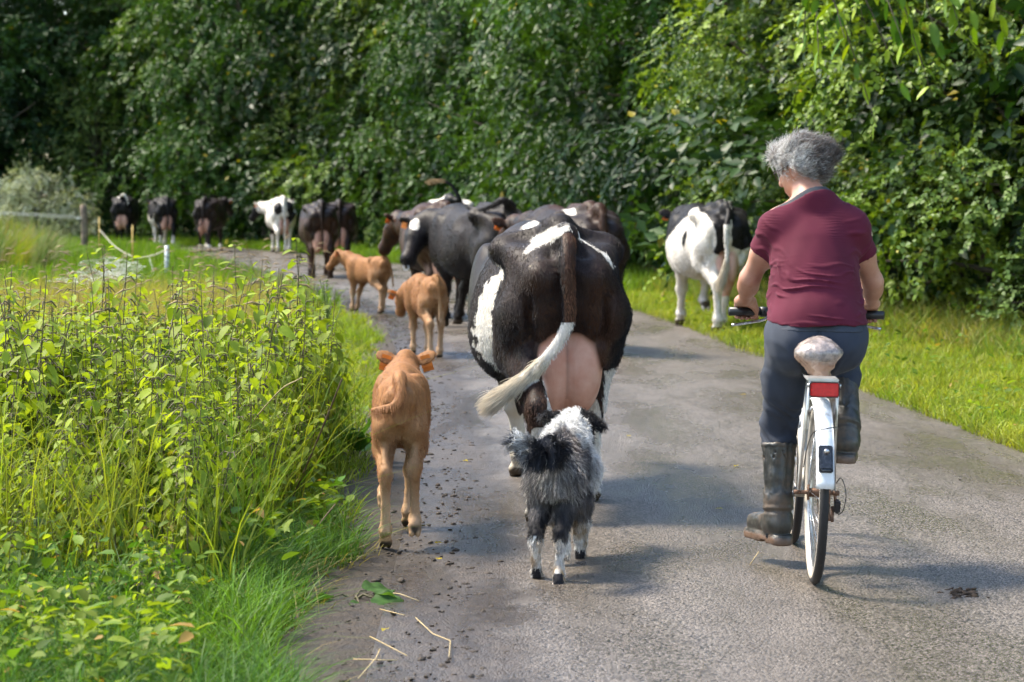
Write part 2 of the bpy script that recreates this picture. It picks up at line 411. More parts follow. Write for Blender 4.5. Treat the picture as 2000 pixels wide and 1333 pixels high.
def crown_mesh(name, lobes, nspray, per, leaf, aspect, ca, cb, seed, twig=0.5, droop=0.35, shape='diamond', yel=0.01, shell=0.62):
    r = np.random.default_rng(seed)
    vol = np.array([l[3] * l[4] + l[3] * l[5] for l in lobes]); pick = r.choice(len(lobes), nspray, p=vol / vol.sum())
    Lb = np.array(lobes)[pick]
    d = unit(r.normal(size=(nspray, 3))); d[:, 2] = np.where(d[:, 2] < -0.75, -d[:, 2] * 0.3, d[:, 2]); d = unit(d)
    rad = (shell + (1.06 - shell) * r.random(nspray) ** 0.55) * (1 + 0.16 * vnoise(d * 1.0 + Lb[:, :3], 2.2, seed))
    c = Lb[:, :3] + d * Lb[:, 3:6] * rad[:, None]
    c[:, 2] = np.maximum(c[:, 2], 0.15)
    ax = unit(d * np.array([1, 1, 0.5]) + 0.55 * r.normal(size=d.shape) + np.array([0, 0, -droop]))
    up = unit(np.array([0, 0, 1.0]) + 0.55 * d + 0.35 * r.normal(size=d.shape))
    side = unit(np.cross(ax, up)); up = np.cross(side, ax)
    tl = twig * r.uniform(0.6, 1.35, nspray)
    ltone = r.normal(0.5, 0.3, len(lobes)); tone = np.clip(ltone[pick] + 0.25 * vnoise(c, 1.2, seed + 3) + r.normal(0, 0.15, nspray), 0, 1)
    t = (np.arange(per) + 0.5) / per
    sgn = np.where(np.arange(per) % 2 == 0, 1.0, -1.0)
    B = c[:, None] + ax[:, None] * (tl[:, None] * t[None])[..., None] + np.array([0, 0, -1.0]) * (droop * 0.5 * tl[:, None] * t[None] ** 2)[..., None]
    A = ax[:, None] * 0.75 + side[:, None] * (sgn * 0.85)[None, :, None] + 0.35 * r.normal(size=B.shape) + np.array([0, 0, -0.25 * droop])
    A = unit(A); Nn = unit(up[:, None] + 0.4 * r.normal(size=B.shape)); Nn = unit(Nn - A * np.sum(A * Nn, -1, keepdims=True))
    n = nspray * per
    L = leaf * r.uniform(0.6, 1.3, n); W = L * aspect * r.uniform(0.8, 1.2, n)
    f = np.clip(np.repeat(tone, per) + r.normal(0, 0.18, n), 0, 1)[:, None]
    C = (np.array(ca) * (1 - f) + np.array(cb) * f) * np.clip(1 + r.normal(0, 0.15, (n, 1)), 0.5, 1.6)
    y = r.random(n) < yel; C[y] = np.array((0.30, 0.26, 0.02)) * r.uniform(0.6, 1.2, (y.sum(), 1))
    V, F, Cc = leaf_arrays(B.reshape(-1, 3), A.reshape(-1, 3), Nn.reshape(-1, 3), L, W, C, shape=shape)
    me = np_mesh(name, V, F, {'col': Cc}); me.materials.append(M_LEAF)
    me.polygons.foreach_set('use_smooth', np.ones(len(me.polygons), bool))
    return me

def wood_mesh(name, h, r0, lobes, seed):
    r = np.random.default_rng(seed); parts = []
    tp = catmull([(0, 0, -0.1), (r.normal(0, 0.06), r.normal(0, 0.06), h * 0.35), (r.normal(0, 0.15), r.normal(0, 0.15), h * 0.7), (r.normal(0, 0.25), r.normal(0, 0.25), h * 0.93)], 4)
    v, f, k, s = tube_arrays(tp, np.linspace(r0, r0 * 0.25, len(tp)) * np.r_[1.5, 1.2, np.ones(len(tp) - 2)], 8); parts.append((v, f))
    for l in lobes:
        z = max(0.4, min(l[2] * 0.62, h * 0.8)); i = int(np.argmin(abs(tp[:, 2] - z)))
        e = np.array(l[:3]); b = catmull([tp[i], (tp[i] + e) / 2 + r.normal(0, 0.12, 3) + np.array([0, 0, 0.15]), e + (e - tp[i]) * 0.35], 4)
        v, f, k, s = tube_arrays(b, np.linspace(r0 * 0.45, r0 * 0.08, len(b)), 6); parts.append((v, f))
    V, F = join_arrays(parts); return np_mesh(name, V, F)

def tree_kind(h, w, nl, r0, seed, base=0.3, **kw):
    r = np.random.default_rng(seed); lobes = []
    for i in range(nl):
        z = base + (h - base) * (i + 0.5) / nl
        env = w * 0.5 * (0.72 + 0.5 * math.sin(math.pi * min(1, (z + 0.2 * h) / (1.15 * h))))
        a = i * 2.4 + r.uniform(-0.5, 0.5); rr = env * r.uniform(0.5, 0.92)
        s = env * r.uniform(0.34, 0.58)
        lobes.append((rr * math.cos(a), rr * math.sin(a), z, s, s, s * r.uniform(0.38, 0.6)))
    lobes.append((0, 0, h * 0.88, w * 0.26, w * 0.26, h * 0.13))
    return crown_mesh('crown', lobes, seed=seed, **kw), wood_mesh('trunk', h, r0, lobes, seed)

KINDS = {
 'maple': tree_kind(6.5, 4.3, 26, 0.10, 11, nspray=2300, per=15, leaf=0.075, aspect=0.8, ca=(0.035, 0.09, 0.016), cb=(0.20, 0.31, 0.035), twig=0.42, shape='oval', yel=0.012),
 'hawthorn': tree_kind(5.6, 4.0, 26, 0.09, 12, nspray=2700, per=16, leaf=0.055, aspect=0.85, ca=(0.035, 0.08, 0.02), cb=(0.21, 0.30, 0.08), twig=0.36, droop=0.25, yel=0.02),
 'ash': tree_kind(9.5, 5.6, 24, 0.16, 13, nspray=2000, per=16, leaf=0.15, aspect=0.42, ca=(0.012, 0.04, 0.012), cb=(0.062, 0.14, 0.02), twig=0.6, droop=0.8, yel=0.003),  # leaves coloured darker to stand for shade over the middle hedge
 'elm': tree_kind(8.5, 5.4, 28, 0.15, 14, nspray=2600, per=15, leaf=0.11, aspect=0.65, ca=(0.03, 0.075, 0.016), cb=(0.14, 0.23, 0.03), twig=0.55, droop=0.45, yel=0.006),
 'tall': tree_kind(14.0, 7.5, 32, 0.22, 15, nspray=3000, per=15, leaf=0.19, aspect=0.6, ca=(0.014, 0.04, 0.012), cb=(0.045, 0.10, 0.02), twig=0.8, droop=0.45, base=0.8),  # dark leaf colour paints in the shade of gaps between hedge trees
}
KINDS['glare_pale'] = tree_kind(4.2, 4.6, 24, 0.09, 16, nspray=1500, per=14, leaf=0.11, aspect=0.4, ca=(0.28, 0.34, 0.2), cb=(0.6, 0.62, 0.5), twig=0.5, droop=0.4)  # sunlit glare at the far left put into these pale leaf colours
NAMES = {'glare_pale': 'glare_pale_bush', 'maple': 'field_maple', 'hawthorn': 'hawthorn_tree', 'ash': 'ash_tree', 'elm': 'elm_tree', 'tall': 'tall_tree'}
def tree(kind, x, y, rz, sc, label, group, szk=1.0):
    cr, wd = KINDS[kind]
    t = empty(NAMES[kind], (x, y, 0), rz); t.scale = (sc, sc, sc * szk); tag(t, label, 'tree', group)
    link_mesh('trunk', wd, M_BARK, t)
    c = link_mesh('crown', cr, M_LEAF, t); c['kind'] = 'stuff'
    return t
# front row along the right-hand side of the road
def along(y, off):
    dx = (hedge_x(y + 0.5) - hedge_x(y - 0.5)); n = math.hypot(dx, 1)
    return float(hedge_x(y) + off / n), float(y - off * dx / n)
r = random.Random(5)
y = 15.0; i = 0
while y < 78:
    dx = hedge_x(y + 0.5) - hedge_x(y - 0.5); st = 1.0 / math.hypot(dx, 1)
    if y < 24: k = 'maple' if i % 3 else 'hawthorn'
    elif y < 37: k = ('hawthorn', 'maple', 'hawthorn')[i % 3]
    elif y < 58: k = 'ash'
    else: k = ('elm', 'hawthorn', 'ash')[i % 3]
    lab = {'maple': 'leafy green field maple in the right hedge behind the cyclist', 'hawthorn': 'small leaved pale green hawthorn in the hedge above the right verge',
           'ash': 'green ash with leaves painted darker for shade, drooping behind the herd', 'elm': 'dense green elm in the tree line beside the lane'}[k]
    if k == 'elm' and y > 55: lab = 'dense green elm in the far tree line beyond the leading cows'
    if k == 'hawthorn' and y > 55: lab = 'low hawthorn in the far tree line beyond the leading cows'
    if k == 'ash' and y > 60: lab = 'ash with shade painted into its leaves in the far tree line beyond the leading cows'
    X, Y = along(y, (1.25 if k in ('maple', 'hawthorn') else 2.1) + r.uniform(-0.4, 0.8))
    tree(k, X, Y, r.uniform(0, 6.28), r.uniform(0.88, 1.12), lab, 'hedge trees along the right of the lane', r.uniform(0.95, 1.15))
    # taller tree behind
    for off, dy_ in ((4.6, 0.4), (6.8, 2.2)):
        X, Y = along(y + dy_, off + r.uniform(-.4, .6))
        tree('tall', X, Y, r.uniform(0, 6.28), r.uniform(0.8, 1.05), 'tall dark tree rising behind the hedge ' + ('above the cyclist at right' if y < 34 else 'above the middle of the herd' if y < 58 else 'beyond the leading cows'), 'tall trees behind the hedge')
    y += (r.uniform(2.6, 3.3) if y < 36 else r.uniform(3.3, 4.6)) * st
    i += 1
for (x, yy, s) in ((-19.2, 80, 1.0), (-22.5, 84, 1.1)):
    tree('tall', x, yy, r.uniform(0, 6), s, 'tall dark tree overhanging the left edge of the picture', 'trees on the left of the meadow')
# trees closing the view at the far left
for (x, yy, k, s) in ((-22, 92, 'tall', 1.0), (-27, 90, 'elm', 1.3), (-17, 95, 'tall', 1.1), (-31, 96, 'tall', 1.0), (-12, 97, 'tall', 1.0), (-24, 84, 'hawthorn', 1.0), (-19.5, 85, 'hawthorn', 0.9), (-6, 93, 'tall', 1.0), (-22, 82, 'ash', 1.0)):
    tree(k, x, yy, r.uniform(0, 6), s, 'shaded tree closing the view beyond the meadow at upper left', 'trees beyond the meadow')
for (x, yy, s, lab) in ((-14.2, 72.5, 0.52, 'bush with sun glare painted into its pale leaves beyond the fence at far left'), (-15.7, 73.5, 0.45, 'smaller bush with painted sun glare at the left picture edge beyond the fence')):
    tree('glare_pale', x, yy, r.uniform(0, 6), s, lab, None)
# ------------------------------------------------------------------ signed distance modelling
def smin(a, b, k):
    h = np.maximum(k - np.abs(a - b), 0.0) / k
    return np.minimum(a, b) - h * h * k * 0.25
def rotm(rx=0, ry=0, rz=0): return np.array(Euler((R(rx), R(ry), R(rz))).to_matrix())

class Field:
    def __init__(s, lo, hi, h):
        s.lo = np.array(lo, float); s.h = h
        s.n = np.ceil((np.array(hi, float) - s.lo) / h).astype(int) + 1
        s.v = np.full(s.n, 0.35, np.float32)
    def grid(s, lo, hi):
        a = np.clip(np.floor((np.array(lo) - s.lo) / s.h).astype(int), 0, s.n - 1); b = np.clip(np.ceil((np.array(hi) - s.lo) / s.h).astype(int) + 1, 1, s.n)
        sl = tuple(slice(i, j) for i, j in zip(a, b))
        ax = [(np.arange(i, j) * s.h + o).astype(np.float32) for i, j, o in zip(a, b, s.lo)]
        return sl, ax[0][:, None, None], ax[1][None, :, None], ax[2][None, None, :]
    def put(s, d, sl, k, sub=False):
        if d.size == 0: return
        v = s.v[sl]
        s.v[sl] = -smin(-v, d, k) if sub else smin(v, d, k)
    def cap(s, a, b, ra, rb=None, k=0.03, sub=False):
        rb = ra if rb is None else rb
        a = np.array(a, np.float32); b = np.array(b, np.float32); m = max(ra, rb) + k + 3 * s.h
        sl, X, Y, Z = s.grid(np.minimum(a, b) - m, np.maximum(a, b) + m)
        ba = b - a; l2 = float(ba @ ba) + 1e-12
        t = np.clip(((X - a[0]) * ba[0] + (Y - a[1]) * ba[1] + (Z - a[2]) * ba[2]) / l2, 0, 1)
        d = np.sqrt((X - a[0] - t * ba[0]) ** 2 + (Y - a[1] - t * ba[1]) ** 2 + (Z - a[2] - t * ba[2]) ** 2) - (ra + (rb - ra) * t)
        s.put(d, sl, k, sub)
    def ell(s, c, r, k=0.03, rot=None, sub=False):
        c = np.array(c, np.float32); r = np.array(r, np.float32); m = max(r) + k + 3 * s.h
        sl, X, Y, Z = s.grid(c - m, c + m)
        X = X - c[0]; Y = Y - c[1]; Z = Z - c[2]
        if rot is not None:
            q = np.asarray(rot, np.float32).T
            X, Y, Z = (q[0, 0] * X + q[0, 1] * Y + q[0, 2] * Z, q[1, 0] * X + q[1, 1] * Y + q[1, 2] * Z, q[2, 0] * X + q[2, 1] * Y + q[2, 2] * Z)
        k0 = np.sqrt((X / r[0]) ** 2 + (Y / r[1]) ** 2 + (Z / r[2]) ** 2)
        k1 = np.sqrt((X / r[0] ** 2) ** 2 + (Y / r[1] ** 2) ** 2 + (Z / r[2] ** 2) ** 2) + 1e-6
        s.put(k0 * (k0 - 1) / k1, sl, k, sub)
    def chain(s, pts, rad, k=0.02, n=0):
        pts = np.array(pts, float)
        if n:
            m = len(pts); pts = catmull(pts, n); rad = np.interp(np.linspace(0, m - 1, len(pts)), np.arange(m), rad)
        for i in range(len(pts) - 1): s.cap(pts[i], pts[i + 1], rad[i], rad[i + 1], k)
    def loft(s, keys, k=0.05, egg=0.15):
        """keys: y, ztop, zbot, halfwidth along y"""
        K = np.array(keys, float); lo = (-K[:, 3].max() - 0.1, K[0, 0] - 0.05, K[:, 2].min() - 0.1); hi = (K[:, 3].max() + 0.1, K[-1, 0] + 0.05, K[:, 1].max() + 0.1)
        sl, X, Y, Z = s.grid(lo, hi)
        y = Y.ravel(); yy = catmull(K, 6)
        zt = np.interp(y, yy[:, 0], yy[:, 1]); zb = np.interp(y, yy[:, 0], yy[:, 2]); hx = np.interp(y, yy[:, 0], yy[:, 3])
        c = ((zt + zb) / 2)[None, :, None].astype(np.float32); hz = ((zt - zb) / 2)[None, :, None].astype(np.float32); hx = hx[None, :, None].astype(np.float32)
        u = (Z - c) / hz; w = hx * (1 - egg * u - 0.03)
        f = (np.abs(X / w) ** 2.3 + np.abs(u) ** 2.3) ** (1 / 2.3)
        d = (f - 1) * np.minimum(hx, hz) * 0.9
        d = np.maximum(d, np.maximum(yy[0, 0] - Y, Y - yy[-1, 0]))
        s.put(d.astype(np.float32), sl, k)
    def arrays(s):
        g = vdb.FloatGrid(1.0); g.copyFromArray(np.ascontiguousarray(s.v))
        p, t, q = g.convertToPolygons(0.0, 0.0)
        v = p.astype(np.float64) * s.h + s.lo
        q = q[:, ::-1].astype(np.int32)
        a, b, c = v[q[:, 0]], v[q[:, 1]], v[q[:, 2]]
        if np.sum(np.einsum('ij,ij->i', a, np.cross(b, c))) < 0: q = q[:, ::-1]
        return v, q

def vert_normals(v, q):
    n = np.cross(v[q[:, 2]] - v[q[:, 0]], v[q[:, 3]] - v[q[:, 1]])
    out = np.zeros_like(v)
    for i in range(4): np.add.at(out, q[:, i], n)
    return unit(out)

def smooth_mesh(v, q, it=2, lam=0.5):
    e = np.concatenate([q[:, [0, 1]], q[:, [1, 2]], q[:, [2, 3]], q[:, [3, 0]]])
    cnt = np.bincount(e.ravel(), minlength=len(v)).astype(float)[:, None]
    for sgn in [1, -1.02] * it:
        acc = np.zeros_like(v); np.add.at(acc, e[:, 0], v[e[:, 1]]); np.add.at(acc, e[:, 1], v[e[:, 0]])
        v = v + sgn * lam * (acc / cnt - v)
    return v

def seg_dist(p, a, b):
    a = np.array(a, float); b = np.array(b, float); ba = b - a
    t = np.clip(((p - a) @ ba) / (ba @ ba), 0, 1)
    return np.linalg.norm(p - a - t[:, None] * ba, axis=1), t

def blob(p, c, r):
    """positive inside, about metres"""
    q = np.linalg.norm((p - np.array(c)) / np.array(r), axis=1)
    return (1 - q) * min(r)

# hair: curves object
def hair(name, roots, dirs, length, mat, parent, rad=0.0009, pts=5, curl=0.0, grav=0.3, seed=0, col=None, freq=3.0):
    r = np.random.default_rng(seed); n = len(roots)
    length = np.broadcast_to(length, (n,)) * r.uniform(0.7, 1.25, n)
    d = unit(dirs); t = np.linspace(0, 1, pts)
    P = roots[:, None] + d[:, None] * (length[:, None] * t)[..., None]
    P[..., 2] -= grav * length[:, None] * t ** 2
    if curl:
        a = unit(np.cross(d, r.normal(size=d.shape))); b = np.cross(d, a); ph = r.uniform(0, 6.28, n)[:, None]; fr = r.uniform(0.6, 1.4, n)[:, None] * freq * 6.28
        am = (curl * length)[:, None] * t
        P = P + (np.cos(ph + fr * t) * am)[..., None] * a[:, None] + (np.sin(ph + fr * t) * am)[..., None] * b[:, None]
    h = bpy.data.hair_curves.new(name); h.add_curves([pts] * n)
    h.position_data.foreach_set('vector', P.astype(np.float32).ravel())
    at = h.attributes.new('radius', 'FLOAT', 'POINT')
    rr = (np.broadcast_to(rad, (n,))[:, None] * np.array([1.0, 1.0, 0.85, 0.6, 0.2])[np.linspace(0, 4, pts).astype(int)][None]).astype(np.float32)
    at.data.foreach_set('value', rr.ravel())
    if col is not None:
        ca = h.attributes.new('col', 'FLOAT_COLOR', 'POINT')
        C = np.repeat(np.concatenate([col, np.ones((n, 1))], 1).astype(np.float32), pts, axis=0); ca.data.foreach_set('color', C.ravel())
    h.materials.append(mat)
    o = bpy.data.objects.new(name, h); COL.objects.link(o); o.parent = parent
    return o
m = MT('fur_strand'); m.base(m.attr('col', 'Color')); m.p('Roughness', 0.55); m.p('Specular IOR Level', 0.35)
M_FUR = m.m

# ------------------------------------------------------------------ cattle
def coat_material(name, dark, brown, white, gloss=0.42, soft=0.005):
    m = MT(name); oc = m.coords()
    wob = m.math('MULTIPLY_ADD', m.noise(10, oc, 5, 0.65), 0.04, -0.02)
    fine = m.math('MULTIPLY_ADD', m.noise(90, oc, 2, stretch=(1, 1, 0.25)), 0.012, -0.006)
    def edge(n): return m.ramp(m.math('ADD', m.math('ADD', m.attr(n), wob), fine), -soft, soft)
    n1 = m.noise(5, oc, 4); n2 = m.noise(60, oc, 3, 0.6, stretch=(1, 1, 0.3))
    dk = m.mix(m.ramp(n2, 0.3, 0.75), tuple(x * 0.7 for x in dark), tuple(x * 1.5 for x in dark))
    bf = m.math('MULTIPLY', m.attr('brown'), m.ramp(n1, 0.3, 0.65), clamp=True)
    c = m.mix(bf, dk, m.mix(n2, tuple(x * 0.6 for x in brown), tuple(x * 1.3 for x in brown)))
    wh = m.mix(m.ramp(m.noise(7, oc, 5), 0.35, 0.75), white, tuple(a * b for a, b in zip(white, (0.80, 0.72, 0.58))))
    c = m.mix(edge('white'), c, wh)
    pk = m.mix(m.ramp(m.noise(14, oc, 5), 0.35, 0.7), (0.55, 0.27, 0.19), (0.62, 0.36, 0.27))
    pk = m.mix(m.ramp(m.noise(55, oc, 3), 0.66, 0.74, 0, 0.2), pk, (0.25, 0.12, 0.09))
    c = m.mix(m.ramp(m.attr('pink'), -0.004, 0.008), c, pk)
    hf = m.ramp(m.attr('hoof'), -0.004, 0.004)
    c = m.mix(hf, c, m.mix(m.noise(40, oc, 4), (0.035, 0.025, 0.018), (0.10, 0.07, 0.045)))
    # dried muck
    mk = m.math('MULTIPLY', m.ramp(m.noise(26, oc, 7, 0.8), 0.55, 0.68), m.math('ADD', m.attr('muck'), 0.10), clamp=True)
    c = m.mix(mk, c, (0.20, 0.165, 0.11))
    m.base(c); m.p('Roughness', m.ramp(n2, 0.2, 0.8, gloss - 0.06, gloss + 0.14)); m.p('Specular IOR Level', 0.22)
    m.p('Sheen Weight', 0.0); m.p('Sheen Roughness', 0.4)
    n3 = m.noise(260, oc, 3, 0.6, stretch=(1, 1, 0.12))
    m.bump(m.math('ADD', m.math('MULTIPLY', n3, 0.5), m.math('ADD', m.math('MULTIPLY', n2, 0.5), m.math('MULTIPLY', n1, 0.5))), 0.4, 0.007)
    return m.m
M_COW = coat_material('cow_coat', (0.0065, 0.0055, 0.006), (0.046, 0.018, 0.008), (0.74, 0.70, 0.64), 0.48)
M_CALF = coat_material('calf_coat', (0.26, 0.115, 0.040), (0.37, 0.18, 0.07), (0.55, 0.36, 0.22), 0.6, 0.05)
M_TAG = simple('orange_ear_tag', (0.75, 0.20, 0.02), 0.45, var=0.1)
M_STEEL = simple('steel', (0.55, 0.55, 0.55), 0.3, 1.0, scale=60)

TRUNK = [(-0.33, 1.20, 1.00, 0.07), (-0.27, 1.29, 0.93, 0.17), (-0.12, 1.34, 0.86, 0.215), (0.10, 1.365, 0.82, 0.235), (0.26, 1.375, 0.74, 0.262), (0.46, 1.375, 0.63, 0.34),
         (0.72, 1.36, 0.56, 0.38), (0.98, 1.37, 0.60, 0.35), (1.16, 1.39, 0.65, 0.29), (1.32, 1.37, 0.69, 0.25), (1.44, 1.27, 0.77, 0.17), (1.52, 1.15, 0.90, 0.06)]
CALF_TRUNK = [(-0.20, 0.66, 0.54, 0.035), (-0.165, 0.70, 0.53, 0.058), (-0.07, 0.735, 0.50, 0.082), (0.06, 0.74, 0.46, 0.092), (0.20, 0.725, 0.415, 0.10), (0.34, 0.715, 0.395, 0.108),
              (0.48, 0.72, 0.385, 0.105), (0.60, 0.73, 0.40, 0.092), (0.70, 0.70, 0.44, 0.09), (0.76, 0.64, 0.52, 0.03)]

def beast(kind, neck, poll, muzzle, tail, feet, h=0.016, udder=0.0, ear_spread=1.0, tail_r=None, bone=1.0):
    """kind cow/calf; feet: dict HL HR FL FR -> (dx, dy, lift); returns verts, quads, fields for colouring"""
    cow = kind == 'cow'; S = 1.0 if cow else 0.53
    pts = [neck, poll, muzzle] + list(tail); pa = np.array(pts)
    lo = np.array((-0.62 * (1 if cow else 0.6), -0.62 * (1 if cow else 0.62), -0.02)); hi = np.array((0.62 * (1 if cow else 0.6), 1.62 * (1 if cow else 0.55), 1.5 if cow else 0.86))
    lo = np.minimum(lo, pa.min(0) - 0.2 * S); hi = np.maximum(hi, pa.max(0) + 0.34 * S)
    F = Field(lo, hi, h)
    F.loft(TRUNK if cow else CALF_TRUNK, 0.05 * S, 0.17 if cow else 0.12)
    if cow: F.cap((0, -0.24, 1.345), (0, 0.55, 1.375), 0.032, 0.035, 0.09)
    L = {}
    for sd_, s in (('L', -1), ('R', 1)):
        if cow:
            F.cap((s * 0.12, 0.0, 1.18), (s * 0.165, -0.14, 0.98), 0.17, 0.15, 0.10)
            F.ell((s * 0.19, 0.12, 0.92), (0.11, 0.24, 0.25), 0.10)
            F.cap((s * 0.225, 0.24, 1.305), (s * 0.268, 0.17, 1.255), 0.036, 0.032, 0.085)
            F.cap((s * 0.125, -0.295, 1.15), (s * 0.165, -0.20, 0.76), 0.046, 0.04, 0.08)
            F.cap((s * 0.178, -0.285, 1.06), (s * 0.165, -0.25, 0.86), 0.016, 0.014, 0.07, sub=True)
            F.cap((s * 0.262, 0.18, 1.265), (s * 0.13, -0.27, 1.16), 0.03, 0.036, 0.12)
            F.cap((0, 0.02, 1.375), (s * 0.235, 0.22, 1.30), 0.035, 0.03, 0.10)
            F.ell((s * 0.34, 0.46, 1.23), (0.07, 0.11, 0.07), 0.12, sub=True)
            F.ell((s * 0.16, -0.04, 1.37), (0.07, 0.13, 0.05), 0.10, sub=True); F.ell((s * 0.075, -0.26, 1.29), (0.025, 0.05, 0.05), 0.05, sub=True)
            F.ell((s * 0.315, 0.02, 1.12), (0.06, 0.15, 0.12), 0.10, sub=True)
            F.ell((s * 0.24, 0.62, 1.43), (0.13, 0.30, 0.05), 0.12, sub=True)
            F.ell((s * 0.26, 1.12, 0.98), (0.09, 0.16, 0.30), 0.08)
        else:
            F.cap((s * 0.05, 0.0, 0.64), (s * 0.055, -0.085, 0.53), 0.066, 0.054, 0.05)
            F.ell((s * 0.078, 0.05, 0.51), (0.05, 0.11, 0.12), 0.05)
            F.cap((s * 0.085, 0.11, 0.705), (s * 0.095, 0.10, 0.69), 0.024, 0.02, 0.06)
            F.cap((s * 0.05, -0.155, 0.65), (s * 0.055, -0.165, 0.635), 0.026, 0.022, 0.04)
            F.ell((s * 0.095, 0.60, 0.54), (0.05, 0.085, 0.14), 0.05)
        for end in 'HF':
            dx, dy, up = feet.get(end + sd_, (0, 0, 0))[:3]
            ext = feet.get(end + sd_, (0, 0, 0))[3:]
            bend = ext[0] if ext else 0.0
            if end == 'H':
                J = [(s * 0.165, -0.06, 0.98), (s * 0.20, 0.10, 0.79), (s * 0.155, -0.20, 0.535), (s * 0.150, -0.135, 0.17), (s * 0.150, -0.10, 0.075)]
                rd = [0.135, 0.10, 0.056, 0.043, 0.047]; wt = [0, 0.25, 0.72, 1, 1]
            else:
                J = [(s * 0.19, 1.16, 0.92), (s * 0.175, 1.10, 0.72), (s * 0.155, 1.16, 0.44), (s * 0.150, 1.16, 0.155), (s * 0.150, 1.19, 0.07)]
                rd = [0.12, 0.085, 0.058, 0.042, 0.047]; wt = [0, 0.12, 0.6, 1, 1]
            if not cow:
                J = [tuple(np.array(j) * (0.53, 0.53, 0.53)) for j in J]
                J = [(j[0] * 0.74, j[1], j[2] * (1.13 if 0.1 < j[2] < 0.35 else 1.0)) for j in J]; rd = [x * q for x, q in zip(rd, (0.42, 0.43, 0.58, 0.53, 0.58))]
            J = [np.array((j[0] + dx * w, j[1] + dy * w, j[2] + up * w)) for j, w in zip(J, wt)]
            if bend:     # lifted foot: pastern folded back, sole shown to the rear
                f = J[3]; J[4] = f + np.array((0, -0.085 * S, -0.035 * S)) * bend
            B = bone
            F.cap(J[0], J[1], rd[0], rd[1], 0.08 * S); F.cap(J[1], J[2], rd[1] * 0.92, rd[2] * B, 0.06 * S)
            mid = (J[2] * 0.45 + J[3] * 0.55)
            F.cap(J[2], mid, rd[2] * 0.92 * B, rd[3] * 0.86 * B, 0.03 * S); F.cap(mid, J[3], rd[3] * 0.86 * B, rd[3] * 1.12 * B, 0.02 * S)
            if end == 'H':   # point of hock and tendon
                F.cap(J[2] + np.array((0, -0.035, 0.035)) * S, J[2] + np.array((0, -0.03, -0.06)) * S, 0.034 * S, 0.028 * S, 0.03 * S)
                F.cap(J[2] + np.array((0, -0.035, 0.03)) * S, (J[1] + J[0]) / 2 + np.array((0, -0.12, -0.05)) * S, 0.026 * S, 0.035 * S, 0.05 * S)
            else: F.ell(J[2] + np.array((0, 0.008, 0)) * S, np.array((0.058, 0.056, 0.07)) * S, 0.03 * S)
            F.ell(J[3], np.array((0.055, 0.055, 0.05)) * S, 0.02 * S)
            for q in (-1, 1):    # dew claws
                F.ell(J[3] + np.array((q * 0.026, -0.05, -0.015)) * S, np.array((0.018, 0.02, 0.022)) * S, 0.012 * S)
            # cloven hoof
            toe = np.array((0, 0.075, -0.05)) * S if not bend else np.array((0, -0.05, -0.075)) * S
            F.cap(J[3], J[4], rd[3] * 1.05, rd[4] * 0.98, 0.03 * S)
            for q in (-1, 1):
                a = J[4] + np.array((q * 0.027, 0, -0.01)) * S; F.cap(a, a + toe * 0.75, 0.036 * S, 0.024 * S, 0.012 * S)
            L[end + sd_] = J
    F.v[:, :, :max(1, int((0.0 - F.lo[2]) / F.h))] = np.maximum(F.v[:, :, :max(1, int((0.0 - F.lo[2]) / F.h))], 0.004)   # flat soles
    # neck and head
    neck = np.array(neck, float); poll = np.array(poll, float); muz = np.array(muzzle, float)
    nb = np.array((0, 1.22, 1.12)) if cow else np.array((0, 0.62, 0.62))
    F.cap(nb, neck, 0.235 * S if cow else 0.115, 0.165 * S, 0.10 * S); F.cap(nb + np.array((0, 0.08, -0.2)) * S, neck + np.array((0, 0, -0.06)) * S, 0.17 * S, 0.12 * S, 0.1 * S)
    F.cap(neck, poll + (muz - poll) * 0.15, 0.165 * S, 0.115 * S, 0.08 * S)
    ax = unit(muz - poll)
    upv = np.array((0, 0, 1.0)); lat = unit(np.cross(ax, upv)) if abs(ax[2]) < 0.95 else np.array((1.0, 0, 0)); nrm = unit(np.cross(lat, ax))
    hl = np.linalg.norm(muz - poll)
    F.cap(poll, poll + ax * hl * 0.42, 0.105 * S, 0.115 * S, 0.05 * S)
    F.cap(poll + ax * hl * 0.42, muz, 0.105 * S, 0.076 * S, 0.05 * S)
    F.ell(muz, np.array((0.082, 0.082, 0.082)) * S, 0.04 * S)
    F.cap(poll + ax * hl * 0.35 - nrm * 0.07 * S, poll + ax * hl * 0.62 - nrm * 0.07 * S, 0.075 * S, 0.055 * S, 0.05 * S)
    F.ell(poll + nrm * 0.035 * S, np.array((0.07, 0.07, 0.07)) * S, 0.04 * S)
    ears = []
    for s in (-1, 1):
        F.ell(poll + ax * hl * 0.33 + lat * s * 0.092 * S + nrm * 0.04 * S, np.array((0.03, 0.03, 0.03)) * S, 0.03 * S)   # brow and eye
        F.ell(muz + ax * 0.045 * S + lat * s * 0.035 * S + nrm * 0.03 * S, np.array((0.022, 0.022, 0.022)) * S, 0.015 * S, sub=True)
        e0 = poll + lat * s * 0.09 * S + nrm * 0.01 * S
        ed = unit(lat * s * 1.0 + nrm * (0.12 * ear_spread) - ax * 0.15); 
        el = (0.15 if cow else 0.165 / 1.0) * S
        mt = np.stack([ed, unit(np.cross(nrm, ed)), nrm], 1)
        ef = unit(ax * 0.75 + nrm * 0.2 - ed * np.dot(ax, ed)); ew = unit(np.cross(ed, ef)); mt = np.stack([ed, ef, ew], 1)
        F.ell(e0 + ed * el * 0.62, (el * 0.66, 0.020 * S, el * 0.42), 0.02 * S, mt)
        F.ell(e0 + ed * el * 0.72 + ef * 0.022 * S, (el * 0.5, 0.018 * S, el * 0.26), 0.012 * S, mt, sub=True)
        ears.append((e0, ed, ef, ew, el))
    # tail
    tl = catmull(tail, 5); n = len(tl)
